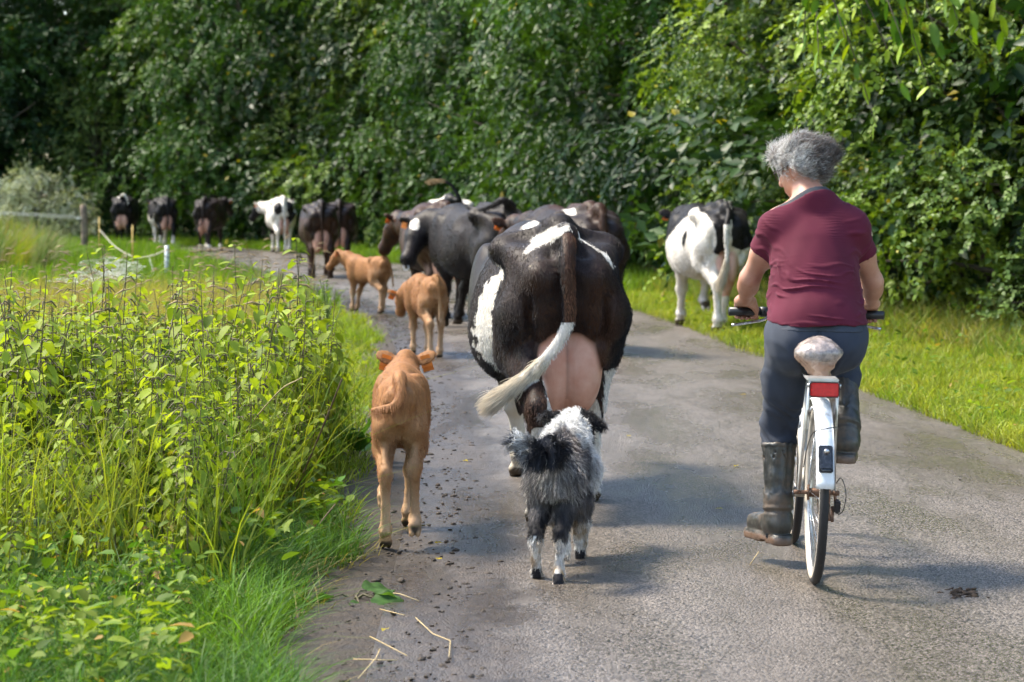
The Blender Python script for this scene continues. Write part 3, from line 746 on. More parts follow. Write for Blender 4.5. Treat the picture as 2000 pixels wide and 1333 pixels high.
    tr = np.interp(np.linspace(0, 1, n), np.linspace(0, 1, len(tail_r)), tail_r) if tail_r is not None else np.interp(np.linspace(0, 1, n), (0, 0.15, 0.5, 1), np.array((0.05, 0.035, 0.026, 0.018)) * (1 if cow else 0.62))
    for i in range(n - 1): F.cap(tl[i], tl[i + 1], tr[i], tr[i + 1], (0.05 if i < 2 else 0.012) * S)
    ud = None
    if udder:
        u = udder
        ud = [((-0.066, -0.10, 0.78 - 0.05 * u), (0.110 * u, 0.18, 0.245)), ((0.074, -0.10, 0.79 - 0.05 * u), (0.106 * u, 0.18, 0.24)), ((0, 0.18, 0.72), (0.155 * u, 0.24, 0.17))]
        for c, r_ in ud: F.ell(c, r_, 0.022)
        for tx, ty, tz in ((-0.055, -0.12, 0.505), (0.06, -0.11, 0.52), (-0.07, 0.12, 0.54), (0.07, 0.12, 0.54)):
            F.cap((tx, ty, tz + 0.03 + 0.07 * (1 - u)), (tx * 1.05, ty, tz - 0.045 + 0.07 * (1 - u)), 0.021, 0.014, 0.03)
    v, q = F.arrays(); v = smooth_mesh(v, q, 1)
    hoof = np.full(len(v), -0.1)
    for J in L.values():
        d = np.linalg.norm(v - J[4] - np.array((0, 0.01, -0.03)) * S, axis=1); hoof = np.maximum(hoof, 0.068 * S - d)
    pink = np.full(len(v), -0.1)
    if ud:
        for c, r_ in ud: pink = np.maximum(pink, blob(v, c, np.array(r_) * 1.07))
        pink = np.maximum(pink, np.where((v[:, 2] < 0.60) & (abs(v[:, 0]) < 0.12) & (v[:, 1] < 0.25) & (v[:, 1] > -0.2) & (v[:, 2] > 0.4), 0.02, -0.1))
    return dict(v=v, q=q, legs=L, hoof=hoof, pink=pink, ears=ears, tail=tl, tail_r=tr, poll=poll, muz=muz, ax=ax, lat=lat, nrm=nrm, S=S)

def make_beast(name, label, cat, group, loc, rz, B, white, brown, muck, mat, scale=1.0, tags=True, nose_white=None):
    t = empty(name, loc, rz); t.scale = (scale,) * 3; tag(t, label, cat, group)
    me = np_mesh('body', B['v'], B['q'], {'white': white, 'pink': B['pink'], 'hoof': B['hoof'], 'brown': brown, 'muck': muck})
    link_mesh('body', me, mat, t)
    S = B['S']
    M_EYE = bpy.data.materials.get('dark_eye') or simple('dark_eye', (0.01, 0.008, 0.006), 0.1, var=0.0)
    hl = np.linalg.norm(B['muz'] - B['poll'])
    for s in (-1, 1):
        bm = bmesh.new(); bmesh.ops.create_uvsphere(bm, u_segments=10, v_segments=8, radius=0.022 * S)
        o = bm_obj('eye', bm, M_EYE, t); o.location = B['poll'] + B['ax'] * hl * 0.35 + B['lat'] * s * 0.107 * S + B['nrm'] * 0.035 * S
    if tags:
        for e0, ed, ef, ew, el in B['ears']:
            c = e0 + ed * el * 0.62 + ef * 0.012 * S
            dn = unit(np.array((0, 0, -1.0)) + ed * 0.25); sd2 = unit(np.cross(dn, ef)); k = 0.030 * (1 if S == 1 else 0.8)
            bk = -ef
            tagm = []
            for off in (0.008, -0.024):
                for z in (0, 1):
                    for (a, b) in ((-1, 0), (1, 0), (1.15, 2.3), (-1.15, 2.3)):
                        tagm.append(c + sd2 * a * k + dn * b * k + bk * (off * -1 + 0.003 * z))
            bm = bmesh.new(); vs2 = [bm.verts.new(x) for x in tagm]
            for o_ in (0, 8):
                a = vs2[o_:o_ + 8]
                for f in ((0, 1, 2, 3), (7, 6, 5, 4), (0, 4, 5, 1), (1, 5, 6, 2), (2, 6, 7, 3), (3, 7, 4, 0)): bm.faces.new([a[i] for i in f])
            bm_obj('ear_tag', bm, M_TAG, t, smooth=False)
    return t

def switch(t, B, start, n, length, col, spread=0.05, seed=0, rad=0.0011, jitter=0.25, grav=0.05):
    """tuft of long hairs on the end of a tail"""
    r = np.random.default_rng(seed); tl = B['tail']; k = len(tl); i = (start + (1 - start) * r.random(n)) * (k - 1.001); j = i.astype(int); f = (i - j)[:, None]
    p = tl[j] * (1 - f) + tl[j + 1] * f; d = unit(tl[np.minimum(j + 1, k - 1)] - tl[j]); off = unit(r.normal(size=(n, 3)))
    rt = p + off * (B['tail_r'][j])[:, None] * 0.8
    dirs = d + off * spread * 4 + r.normal(0, jitter, (n, 3)) * 0.35
    C = np.array(col)[None] * r.uniform(0.7, 1.2, (n, 1))
    return hair('tail_switch', rt, dirs, length, M_FUR, t, rad, 6, 0.05, grav, seed, C, 1.0)

def coat(t, B, W, br, n, length, rad, seed, calf=False, ymax=3.0):
    """short hair lying down along the body"""
    r = np.random.default_rng(seed); v = B['v']; nr = vert_normals(v, B['q'])
    ok = np.where((v[:, 1] < ymax) & (nr[:, 1] < 0.35) & (v[:, 2] > 0.12 * B['S']) & (B['pink'] < -0.01) & (B['hoof'] < -0.01))[0]; idx = r.choice(ok, n)
    P = v[idx] + r.normal(0, .003, (n, 3)); D = nr[idx] * .30 + np.array((0, -.35, -.85)) + .14 * np.stack([vnoise(P, 22, k) for k in (61, 62, 63)], 1) + r.normal(0, .07, (n, 3))
    if calf:
        f = np.clip(W[idx] * 12 + .45 + .4 * vnoise(P, 9, 5), 0, 1)[:, None]; C = np.array((.27, .115, .04)) * (1 - f) + np.array((.58, .37, .22)) * f
    else:
        f = np.clip(br[idx] * np.clip(.4 + .5 * vnoise(P, 7, 5), 0, 1), 0, 2.5)[:, None]; C = np.array((.008, .0065, .0065)) * (1 - np.minimum(f, 1)) + np.array((.06, .024, .010)) * f
        C = np.where((W[idx] + .012 * vnoise(P, 60, 8) > 0)[:, None], np.array((.74, .70, .63)), C)
    hair('coat', P, D, length, M_FUR, t, rad, 4, 0, .1, seed, C * r.uniform(.6, 1.4, (n, 1)))
# ------------------------------------------------------------------ the herd
def local_of(t_loc, rz, px, py, d):
    """photo pixel at distance d -> the animal's own coordinates"""
    a = (px - 1000.0) / FPX; b = -(py - 666.5) / FPX
    y = math.cos(PITCH) + math.sin(PITCH) * b; z = -math.sin(PITCH) + math.cos(PITCH) * b
    w = np.array((a * d / y, d, CAM_H + z * d / y)) - np.array((t_loc[0], t_loc[1], 0))
    c, s = math.cos(rz), math.sin(rz)
    return np.array((w[0] * c + w[1] * s, -w[0] * s + w[1] * c, w[2]))
def top_ray(p, hw): return hw - np.abs(p[:, 0])
HERD = 'cattle walking down the lane'
TAIL0 = [(0, -0.20, 1.375), (0, -0.315, 1.30)]
MAPD = lambda f: np.asarray(f, float)

# 1 near cow, seen from behind
loc, rz = (0.225, 11.25), R(5.5)
tl = [(0, -0.20, 1.36), (0.0, -0.30, 1.31)] + [tuple(local_of(loc, rz, x, y, 10.88)) for x, y in ((1108, 510), (1112, 580), (1109, 622), (1085, 668), (1045, 712), (1012, 738), (985, 757))]
B = beast('cow', (0.12, 1.6, 1.1), (0.22, 1.85, 1.12), (0.3, 2.1, 0.8), tl, {'HL': (0.0, -0.30, 0), 'HR': (0.03, 0.42, 0), 'FL': (0.10, 0.25, 0), 'FR': (-0.05, -0.15, 0.05)}, h=0.010, udder=1.08,
          tail_r=np.array((0.036, 0.031, 0.028, 0.026, 0.023, 0.022, 0.022, 0.020, 0.012)))
v = B['v']; n2 = v[:, [0, 2]]; x, y, z = v.T
def seg2(a, b): return seg_dist(n2, a, b)
def thick(pts, hw):
    o = np.full(len(v), -1.0)
    for i in range(len(pts) - 1):
        d, t = seg2(pts[i], pts[i + 1]); o = np.maximum(o, hw[i] * (1 - t) + hw[i + 1] * t - d)
    return o
W = np.where(y > -0.29, thick([(0.0, 1.385), (-0.05, 1.355), (-0.19, 1.265)], [0.016, 0.026, 0.004]), -1)
W = np.maximum(W, np.where(y > -0.25, thick([(0.0, 1.385), (0.12, 1.30), (0.19, 1.255), (0.225, 1.19)], [0.016, 0.004, 0.011, 0.002]), -1))
jag = 0.05 * vnoise(v * np.array((0, 1, 1)), 16, 3) + 0.03 * vnoise(v, 40, 4)
band = np.minimum(np.minimum(0.34 + 0.26 * np.sin(np.pi * np.clip((z - 0.45) / 0.78, 0, 1)) - y + jag, y - 0.27 + jag), np.minimum(1.19 - z, np.minimum(z - 0.55, -0.05 - x)))
W = np.maximum(W, band)
W = np.maximum(W, blob(v, (-0.27, 0.22, 1.165), (0.04, 0.05, 0.05)))
d, t_ = seg_dist(v, tl[4], tl[5]); d2, _ = seg_dist(v, tl[5], tl[6]); d3, _ = seg_dist(v, tl[6], tl[7]); d4, _ = seg_dist(v, tl[7], tl[8])
tailw = 0.05 - np.minimum(np.minimum(d2, d3), np.minimum(d4, np.where(z < 0.95, d, 1))); W = np.maximum(W, tailw)
legL = np.minimum(0.46 - z, 0.5) + 0.10 * np.sin(x * 40 + 1) ; W = np.maximum(W, np.minimum(legL, 0.05))
W = np.maximum(W, np.where((z < 0.74) & (z > 0.4), 0.03 - np.abs(x + 0.085), -1) * np.where(y < 0.1, 1, -0) - np.where(y < 0.1, 0, 0.1))
W = np.maximum(W, np.where((z < 0.70) & (y < 0.3), (x - 0.215), -1))
W = np.where((x < 0) & (z > 0.47) & (z < 0.62) & (y < -0.1) & (x < -0.12), -0.05, W)
dT = np.min([seg_dist(v, tl[i], tl[i + 1])[0] for i in range(1, 5)], axis=0)
br = np.clip(0.75 - 4.5 * np.abs(np.abs(x) - 0.14), 0, 1) * np.clip((1.28 - z) * 4, 0, 1) * (y < 0.2) * 1.6 + 0.35
br = np.where((dT < 0.05) & (x > tl[2][0] - 0.012), 4.5, br)
mk = np.clip(1 - np.linalg.norm((v - np.array((-0.14, -0.25, 1.2))) / np.array((0.12, 0.2, 0.09)), axis=1), 0, 1) * 1.2
NEAR_COW = make_beast('cow', 'large dark cow with pink udder and white swinging tail just ahead of the dog', 'cow', HERD, (*loc, 0), rz, B, W, br, mk, M_COW, 0.975); NC = (B, W, br)
switch(NEAR_COW, B, 0.66, 2400, 0.125, (0.72, 0.62, 0.46), 0.045, 3, 0.0011, 0.22, 0.12)
r_ = np.random.default_rng(3)

# 2 dark cow with red-brown tail, right behind the near cow
loc, rz = (0.73, 22.2), R(17)
tl = TAIL0 + [(0.0, -0.355, 1.1), (0.01, -0.36, 0.8), (0.0, -0.36, 0.55)]
B = beast('cow', (-0.06, 1.6, 1.16), (-0.16, 1.83, 1.2), (-0.2, 2.1, 0.9), tl, {'HL': (0, 0.2, 0), 'HR': (0, -0.2, 0)}, h=0.02, udder=0.8)
v = B['v']; x, y, z = v.T
W = np.maximum(blob(v, (-0.17, 0.16, 1.34), (0.05, 0.16, 0.10)), 0.10 - z)
d, _ = seg_dist(v, tl[1], tl[3]); br = np.maximum(np.clip(1 - d / 0.06, 0, 1) * 4, np.clip(1 - np.abs(x) / 0.10, 0, 1) * (z > 1.25) * 2.5) + 0.45 + 2.0 * (y > 1.55)
t = make_beast('cow', 'dark cow with red-brown tail and white hip stripe, partly hidden behind the near cow', 'cow', HERD, (*loc, 0), rz, B, W, br, z * 0, M_COW); coat(t, B, W, br, 14000, .018, .0018, 21)

# 3 white and black cow on the right verge
loc, rz = (2.27, 26.2), R(9)
tl = TAIL0 + [tuple(local_of(loc, rz, a, b, 25.75)) for a, b in ((1418, 450), (1420, 500), (1412, 535))]
B = beast('cow', (-0.02, 1.62, 1.2), (0.0, 1.9, 1.25), (0.05, 2.2, 0.95), tl, {'HL': (0.05, -0.12, 0), 'HR': (-0.14, 0.16, 0), 'FL': (0.02, 0.22, 0), 'FR': (-0.1, -0.12, 0.17, 1)}, h=0.018, udder=0.75)
v = B['v']; x, y, z = v.T
blk = np.minimum(np.minimum(-0.005 - x, x + 0.165 + 0.03 * np.sin(z * 11)), np.minimum(z - 0.84 - 0.5 * np.abs(x + 0.075), 0.10 - y))
blk = np.maximum(blk, np.minimum(np.minimum(x - 0.03, 0.3 - y), z - 0.90 - 0.4 * np.abs(x - 0.15)))
blk = np.maximum(blk, np.minimum(z - 1.21 - 0.35 * (0.75 - y).clip(0) + 0.5 * (y - 0.7).clip(0), y - 0.12))
blk = np.maximum(blk, np.minimum(z - 1.30, 0.12 - np.abs(x + 0.1)) * 0.5)
blk = np.maximum(blk, blob(v, (-0.40, 0.42, 1.02), (0.2, 0.05, 0.11)))
dt = np.min([seg_dist(v, tl[i], tl[i + 1])[0] for i in range(0, 5 - 1)], axis=0)
blk = np.where(dt < 0.045, z - 1.18, blk)
W = np.where(z < 0.75, 0.1, -blk)
t = make_beast('cow', 'white cow with black rump patches walking on the right verge beside the cyclist', 'cow', HERD, (*loc, 0), rz, B, W, z * 0, 0.25 * (z < 0.4), M_COW); coat(t, B, W, z * 0, 18000, .018, .0018, 22)
switch(t, B, 0.75, 700, 0.13, (0.62, 0.52, 0.38), 0.05, 5, 0.0022, 0.2, 0.4)

# 4 black cow with its head turned back to the left
loc, rz = (-0.10, 26.0), R(25)
tl = [(0, -0.20, 1.375), tuple(local_of(loc, rz, 982, 391, 25.65)), tuple(local_of(loc, rz, 960, 402, 25.85)), tuple(local_of(loc, rz, 937, 410, 26.0)), tuple(local_of(loc, rz, 912, 404, 26.2))]
B = beast('cow', (-0.2, 1.50, 1.16), (-0.30, 1.56, 1.17), (-0.55, 1.33, 0.78), tl, {'HL': (0, -0.05, 0), 'HR': (0, 0.25, 0), 'FL': (0, 0.05, 0), 'FR': (0, 0.35, 0)}, h=0.017, udder=0.85)
v = B['v']; x, y, z = v.T
W = np.full(len(v), -0.2)
hl = np.linalg.norm(B['muz'] - B['poll']); bz = B['poll'] + B['ax'] * hl * 0.22 + B['nrm'] * 0.12
W = np.maximum(W, blob(v, bz, (0.055, 0.075, 0.11)))
t = make_beast('cow', 'black cow with white blaze turning its head back towards the calf', 'cow', HERD, (*loc, 0), rz, B, W, z * 0 + 0.2, z * 0, M_COW); coat(t, B, W, z * 0 + .1, 18000, .018, .0018, 23)
m_ = B['muz'] + B['ax'] * 0.075 + np.array((0, 0, -0.035)); an = np.linspace(0, 2 * np.pi, 17)
rg = m_[None] + 0.032 * (np.cos(an)[:, None] * B['lat'][None] + np.sin(an)[:, None] * np.array((0, 0, 1.0))[None])
tube('nose_ring', rg, 0.007, simple('pale_ring', (0.6, 0.6, 0.62), 0.35), t, 6)

# 5 grey-brown cow half hidden beside it
loc, rz = (-0.80, 28.3), R(11)
B = beast('cow', (-0.15, 1.58, 1.12), (-0.26, 1.80, 1.20), (-0.42, 1.98, 0.82), TAIL0 + [(0, -0.36, 1.0), (0, -0.36, 0.6)], {'HL': (0, 0.2, 0), 'FL': (0, -0.2, 0), 'FR': (0, 0.2, 0)}, h=0.022, udder=0.8)
v = B['v']; x, y, z = v.T
t = make_beast('cow', 'grey-brown cow with lowered head, left of the black cow with white blaze', 'cow', HERD, (*loc, 0), rz, B, z * 0 - 0.2, np.clip(1.8 - np.abs(z - 1.0) * 2, 0.6, 3) + 1.5 * (z > 1.25), z * 0, M_COW)

# 6 black cow with white saddle behind, tail flicked up
loc, rz = (-0.86, 33.5), R(2)
tl = [(0, -0.20, 1.375)] + [tuple(local_of(loc, rz, a, b, 33.15)) for a, b in ((896, 402), (888, 382), (872, 367), (850, 366))]
B = beast('cow', (0, 1.62, 1.2), (0.0, 1.9, 1.25), (0.05, 2.2, 0.95), tl, {'HL': (0, 0.2, 0), 'FL': (0, -0.2, 0)}, h=0.024, udder=0.8)
v = B['v']; x, y, z = v.T
W = np.maximum(blob(v, (-0.15, 0.25, 1.40), (0.14, 0.3, 0.14)), blob(v, (0.25, 0.2, 1.33), (0.08, 0.25, 0.1)))
t = make_beast('cow', 'black cow with white saddle flicking its tail up, rearmost of the middle bunch', 'cow', HERD, (*loc, 0), rz, B, W, z * 0, z * 0, M_COW, 1.05)
switch(t, B, 0.75, 160, 0.10, (0.40, 0.27, 0.14), 0.05, 6, 0.003, 0.2, 0.1)

# shared walking bodies for the far half of the herd
HANG = TAIL0 + [(0.0, -0.36, 1.05), (0.01, -0.37, 0.75), (0, -0.36, 0.48)]
WALK = beast('cow', (0, 1.62, 1.2), (0.0, 1.9, 1.25), (0.05, 2.2, 0.95), HANG, {'HL': (0, 0.22, 0), 'HR': (0, -0.18, 0), 'FL': (0, -0.15, 0.0), 'FR': (0, 0.2, 0)}, h=0.024, udder=0.85)
LOOKL = beast('cow', (-0.22, 1.6, 1.12), (-0.42, 1.78, 1.20), (-0.62, 1.95, 0.86), HANG, {'HL': (0, -0.1, 0), 'HR': (0, 0.2, 0), 'FL': (0, 0.2, 0), 'FR': (0, -0.1, 0)}, h=0.024, udder=0.7)
CURL = beast('cow', (0, 1.62, 1.2), (0.18, 1.86, 1.32), (0.3, 2.1, 1.0), TAIL0 + [(0.0, -0.37, 1.05), (-0.02, -0.38, 0.8), (-0.16, -0.38, 0.62), (-0.24, -0.36, 0.6)], {'HL': (0.02, 0.15, 0), 'HR': (0, -0.2, 0), 'FL': (0, -0.2, 0), 'FR': (0, 0.2, 0)}, h=0.024, udder=0.9)
UPT = beast('cow', (0, 1.62, 1.1), (0.0, 1.9, 1.1), (0.05, 2.2, 0.8), [(0, -0.20, 1.375), (0.06, -0.33, 1.44), (0.15, -0.36, 1.36), (0.20, -0.36, 1.18)], {'HL': (0, 0.2, 0), 'FR': (0, 0.2, 0)}, h=0.026, udder=1.0)
def dt_of(B): return np.min([seg_dist(B['v'], B['tail'][i], B['tail'][i + 1])[0] for i in range(2, len(B['tail']) - 1)], axis=0)
v = WALK['v']; x, y, z = v.T
make_beast('cow', 'dark brown cow walking with hanging tail, left of the dark pair', 'cow', HERD, (-3.36, 42.6, 0), R(7), WALK, z * 0 - 0.2, z * 0 + 1.3 - 0.9 * (z > 1.1), z * 0, M_COW, 0.98)
make_beast('cow', 'dark cow mostly hidden behind the brown cow, right of the dark pair', 'cow', HERD, (-3.30, 46.3, 0), R(4), WALK, z * 0 - 0.2, z * 0 + 0.6, z * 0, M_COW, 0.98)
v = LOOKL['v']; x, y, z = v.T
W = 0.1 - 0.3 * (vnoise(v * np.array((1, 0.8, 1)), 3.2, 21) > 0.75)
blk = np.maximum(blob(v, (-0.14, -0.25, 1.12), (0.11, 0.2, 0.16)), blob(v, (0.15, -0.25, 1.15), (0.10, 0.2, 0.2)))
blk = np.maximum(blk, np.maximum(blob(v, (-0.4, 0.95, 0.9), (0.2, 0.12, 0.2)), blob(v, (-0.1, 0.1, 1.42), (0.08, 0.1, 0.05)))); blk = np.maximum(blk, np.where(y > 1.72, 0.05, -1))
W = np.where(dt_of(LOOKL) < 0.04, 0.1, np.minimum(W, -blk))
make_beast('cow', 'mostly white cow with black rump spots looking left, alone in mid road', 'cow', HERD, (-5.72, 60.5, 0), R(10), LOOKL, W, z * 0, z * 0, M_COW, 1.02)
v = CURL['v']; x, y, z = v.T
make_beast('cow', 'black cow with curled tail and pale udder at the far road edge', 'cow', HERD, (-7.85, 62.0, 0), R(-3), CURL, np.where((z < 0.22), 0.05, -0.1), z * 0 + 0.3, z * 0, M_COW)
v = WALK['v']; x, y, z = v.T
W = np.maximum(np.minimum(0.86 - z + 0.08 * np.sin(y * 9), y - 0.15), 0.35 - z)
make_beast('cow', 'black cow with white belly, second from the head of the herd', 'cow', HERD, (-9.65, 67.5, 0), R(16), WALK, W, z * 0, z * 0, M_COW, 1.02)
v = UPT['v']; x, y, z = v.T
W = np.maximum(blob(v, (-0.05, 0.05, 1.40), (0.2, 0.15, 0.06)), np.where(dt_of(UPT) < 0.045, 0.05, -1))
make_beast('cow', 'black cow with pale raised tail leading the herd at far left', 'cow', HERD, (-11.1, 69.0, 0), R(3), UPT, W, z * 0, z * 0, M_COW, 1.04)

# calves
loc, rz = (-0.475, 10.22), R(2.0)
tl = [(0, -0.12, 0.735)] + [tuple(local_of(loc, rz, a, b, d_)) for a, b, d_ in ((780, 742, 10.02), (783, 772, 9.95), (768, 795, 9.92), (745, 801, 9.92), (722, 802, 9.94))]
B = beast('calf', (0, 0.76, 0.66), (0.02, 0.84, 0.735), (0.03, 0.97, 0.55), tl, {'HL': (-0.01, -0.02, 0), 'HR': (0.01, 0.03, 0.035, 1), 'FL': (-0.03, -0.12, 0.10, 1), 'FR': (-0.03, -0.02, 0)}, h=0.0065, ear_spread=2.2,
          tail_r=np.array((0.026, 0.024, 0.020, 0.019, 0.018, 0.010)), bone=1.0)
def calf_cols(B):
    v = B['v']; x, y, z = v.T
    W = np.maximum(0.30 - z + 0.04 * np.sin(x * 60), np.where(y < 0.1, np.minimum(0.52 - z, 0.08 - np.abs(x)), -1)) * 0.5 - 0.01
    return W, np.clip(0.3 + 0.5 * vnoise(v, 6, 9), 0, 1), z * 0
W, br, mk = calf_cols(B)
t = make_beast('calf', 'tan calf nearest the camera with its tail swung left, beside the nettles', 'calf', 'tan calves following the cows', (*loc, 0), rz, B, W, br, mk, M_CALF); t.scale = (0.9, 1, 1)
CALF1 = (t, B)
loc, rz = (-0.72, 22.0), R(13)
B = beast('calf', (-0.06, 0.78, 0.58), (-0.11, 0.86, 0.55), (-0.12, 0.96, 0.38), [(0, -0.12, 0.735), (0.01, -0.185, 0.69), (0.02, -0.205, 0.55), (0.02, -0.20, 0.36)], {'HL': (0, -0.1, 0), 'HR': (0, 0.06, 0), 'FL': (0, 0.03, 0), 'FR': (0, -0.06, 0)}, h=0.009)
W, br, mk = calf_cols(B)
t = make_beast('calf', 'tan calf in the middle with lowered head beside the black cow', 'calf', 'tan calves following the cows', (*loc, 0), rz, B, W, br, mk, M_CALF, 1.02); coat(t, B, W, br, 9000, .012, .0014, 24, True)
loc, rz = (-1.66, 30.3), R(31)
B = beast('calf', (-0.05, 0.80, 0.70), (-0.10, 0.93, 0.76), (-0.20, 1.03, 0.58), [(0, -0.12, 0.735), (0.02, -0.185, 0.69), (0.05, -0.225, 0.54), (0.07, -0.24, 0.36)], {'HL': (0, -0.07, 0), 'HR': (0, 0.1, 0), 'FL': (0, 0.03, 0), 'FR': (0, 0.12, 0)}, h=0.010)
W, br, mk = calf_cols(B)
t = make_beast('calf', 'tan calf farthest ahead looking left at the road edge', 'calf', 'tan calves following the cows', (*loc, 0), rz, B, W, br, mk, M_CALF, 0.98); coat(t, B, W, br, 8000, .012, .0016, 25, True)
# ------------------------------------------------------------------ sheepdog
def make_dog(loc, rz):
    t = empty('dog', (*loc, 0), rz); tag(t, 'shaggy black, grey and white sheepdog trotting behind the near cow', 'dog')
    F = Field((-0.32, -0.34, -0.01), (0.30, 0.92, 0.72), 0.0065)
    F.loft([(-0.12, 0.45, 0.36, 0.03), (-0.07, 0.49, 0.36, 0.065), (0.05, 0.51, 0.335, 0.085), (0.2, 0.515, 0.315, 0.088), (0.35, 0.53, 0.295, 0.092), (0.46, 0.54, 0.29, 0.088), (0.54, 0.53, 0.31, 0.065), (0.59, 0.48, 0.37, 0.02)], 0.03, 0.05)
    def leg(s, kind, dx=0, dy=0, up=0, bend=0, w=(0, .3, .75, 1, 1)):
        if kind == 'H': J = [(s * .052, -.01, .42), (s * .062, .04, .31), (s * .062, -.09, .19), (s * .060, -.055, .05), (s * .060, -.02, .022)]; rd = [.060, .042, .021, .018, .024]
        else: J = [(s * .085, .45, .39), (s * .085, .39, .265), (s * .078, .42, .11), (s * .075, .41, .045), (s * .075, .445, .022)]; rd = [.07, .042, .026, .022, .026]
        J = [np.array((j[0] + dx * q, j[1] + dy * q, j[2] + up * q)) for j, q in zip(J, w)]
        if bend: J[4] = J[3] + np.array((0, -.04, -.05))
        for i in range(3): F.cap(J[i], J[i + 1], rd[i], rd[i + 1], .035 if i < 2 else .015)
        F.cap(J[3], J[4], rd[3], rd[4], .012)
        for q in (-1.5, -.5, .5, 1.5):
            off = np.array((q * .013, .022, -.004)) if not bend else np.array((q * .013, -.018, -.02)); F.ell(J[4] + off, (.0095, .015, .013), .008)
        return J
    legs = [leg(-1, 'H', -.01, -.02), leg(1, 'H', -.025, -.10, .03, 1), leg(-1, 'F', .09, -.12, .09, 1), leg(1, 'F', .0, .02)]
    F.cap((0, .48, .47), (0.02, .60, .51), .092, .078, .05); F.ell((0.03, .675, .54), (.075, .088, .068), .04)
    F.cap((0.04, .735, .51), (0.06, .84, .465), .047, .03, .03); F.ell((0.062, .858, .467), (.016, .014, .013), .01)
    for s, ed in ((-1, (-.085, -.02, .004)), (1, (.055, .0, -.03))):
        a = np.array((0.03 + s * .06, .655, .58)); b = a + np.array(ed)
        d = unit(b - a); f_ = unit(np.cross(d, (0, 1, 0))); mt = np.stack([d, f_, np.cross(d, f_)], 1)
        F.ell((a + b) / 2, (.06, .014, .034), .015, mt)
    tp = np.array([local_of(loc, rz, a, b, d) for a, b, d in ((1092, 882, 9.26), (1084, 876, 9.14), (1058, 882, 9.05), (1030, 880, 9.00), (1000, 862, 9.00))])
    F.chain(tp, [.030, .026, .026, .025, .016], .02, 4)
    v, q = F.arrays(); nrm = vert_normals(v, q); x, y, z = v.T
    tc = catmull(tp, 6); dtail = np.min(np.linalg.norm(v[:, None] - tc[None], axis=2), axis=1); ti = np.argmin(np.linalg.norm(v[:, None] - tc[None], axis=2), axis=1) / (len(tc) - 1)
    ontail = (dtail < .036) & (ti > .12)
    leg_d = np.min([np.min([seg_dist(v, J[i], J[i + 1])[0] for i in (1, 2, 3)], axis=0) for J in legs], axis=0)
    lowleg = (z < .33) & (leg_d < .07)
    nz = vnoise(v, 14, 4); nz2 = vnoise(v, 30, 8)
    grey = np.array((.16, .145, .14)); blk = np.array((.014, .013, .015)); wht = np.array((.85, .83, .79)); tan = np.array((.42, .30, .18)); brn = np.array((.12, .09, .08))
    def lerp(a, b, f): return a + (b - a) * np.clip(f, 0, 1)[:, None]
    C = lerp(np.tile(grey, (len(v), 1)), blk, 0.25 + 0.9 * nz)
    C = lerp(C, brn, (y > .2) * (z > .45) * (0.5 + nz2 * .6))
    C = lerp(C, wht * .85, (z > .32) * np.clip(0.4 - np.abs(x) * 6 + nz2 * .5, 0, 1) * (y < .1) * .35)
    C = lerp(C, blk, ((z < .34) & (z > .20)) * (y < .2) * (0.2 + 1.0 * nz))
    C = lerp(C, lerp(np.tile(wht * .9, (len(v), 1)), tan, .35 + nz2), (z < .19) * np.clip(1.1 + nz, 0, 1))
    C = lerp(C, blk * 1.6, ((z < .06) * (nrm[:, 1] < -.35)) * 1.0)
    C = lerp(C, wht, np.clip((y - .40) / .05 + nz * .7, 0, 1) * (z > .28))
    C = lerp(C, blk, (((y > .60) & (x > .055)) | ((y > .60) & (x < -.03))) * 1.0)
    C = lerp(C, wht, ((y > .60) & (x > -.03) & (x < .05) & (z > .57)) * 1.0)
    Ct = lerp(np.tile(blk, (len(v), 1)), wht, (ti - .72) / .08 + nz2 * .3); Ct = lerp(Ct, np.array((.03, .035, .05)), .3 + nz2)
    C = np.where(ontail[:, None], Ct, C)
    me = np_mesh('body', v, q, {'col': C}); m = MT('dog_skin'); m.base(m.attr('col', 'Color')); m.p('Roughness', .8); m.p('Specular IOR Level', .2)
    link_mesh('body', me, m.m, t)
    r = np.random.default_rng(5)
    wgt = np.where(lowleg, 1.2, 1.0); wgt = np.where(z < .02, 0, wgt); wgt = np.where(ontail, 2.0, wgt)
    idx = r.choice(len(v), 46000, p=wgt / wgt.sum())
    P = v[idx] + r.normal(0, .002, (len(idx), 3)); N = nrm[idx]
    back = np.array((0, -1.0, 0)); down = np.array((0, 0, -1.0))
    D = N * .45 + back * .45 + down * .45
    ub = (y[idx] < .05) & ~lowleg[idx]; D[ub] = N[ub] * .35 + down * .9 + np.sign(x[idx][ub])[:, None] * np.array((.15, 0, 0))
    ll = lowleg[idx]; D[ll] = N[ll] * .25 + down * .9
    ot = ontail[idx]; tdir = unit(np.gradient(tc, axis=0))[(ti[idx] * (len(tc) - 1)).astype(int)]
    D[ot] = N[ot] * .55 + tdir[ot] * .8 + down * .15
    nk = (y[idx] > .42) & ~ll; D[nk] = N[nk] * .6 + back * .5 + down * .15
    L = np.full(len(idx), .034); L[ub] = .032; L[(ub & (z[idx] < .46) & (z[idx] > .38))] = .050; L[ll] = .012; L[ot] = .050; L[nk] = .036; L[y[idx] > .62] = .024
    L *= np.where((ll & (z[idx] > .15)), 1.8, 1.0)
    clump = vnoise(P, 38, 17)[:, None]; clump2 = vnoise(P, 38, 18)[:, None]; clump3 = vnoise(P, 38, 19)[:, None]
    D = unit(D) + .62 * np.concatenate([clump, clump2, clump3], 1) + r.normal(0, .13, D.shape)
    Cc = C[idx] * np.clip(1 + r.normal(0, .28, (len(idx), 1)), .3, 1.9)
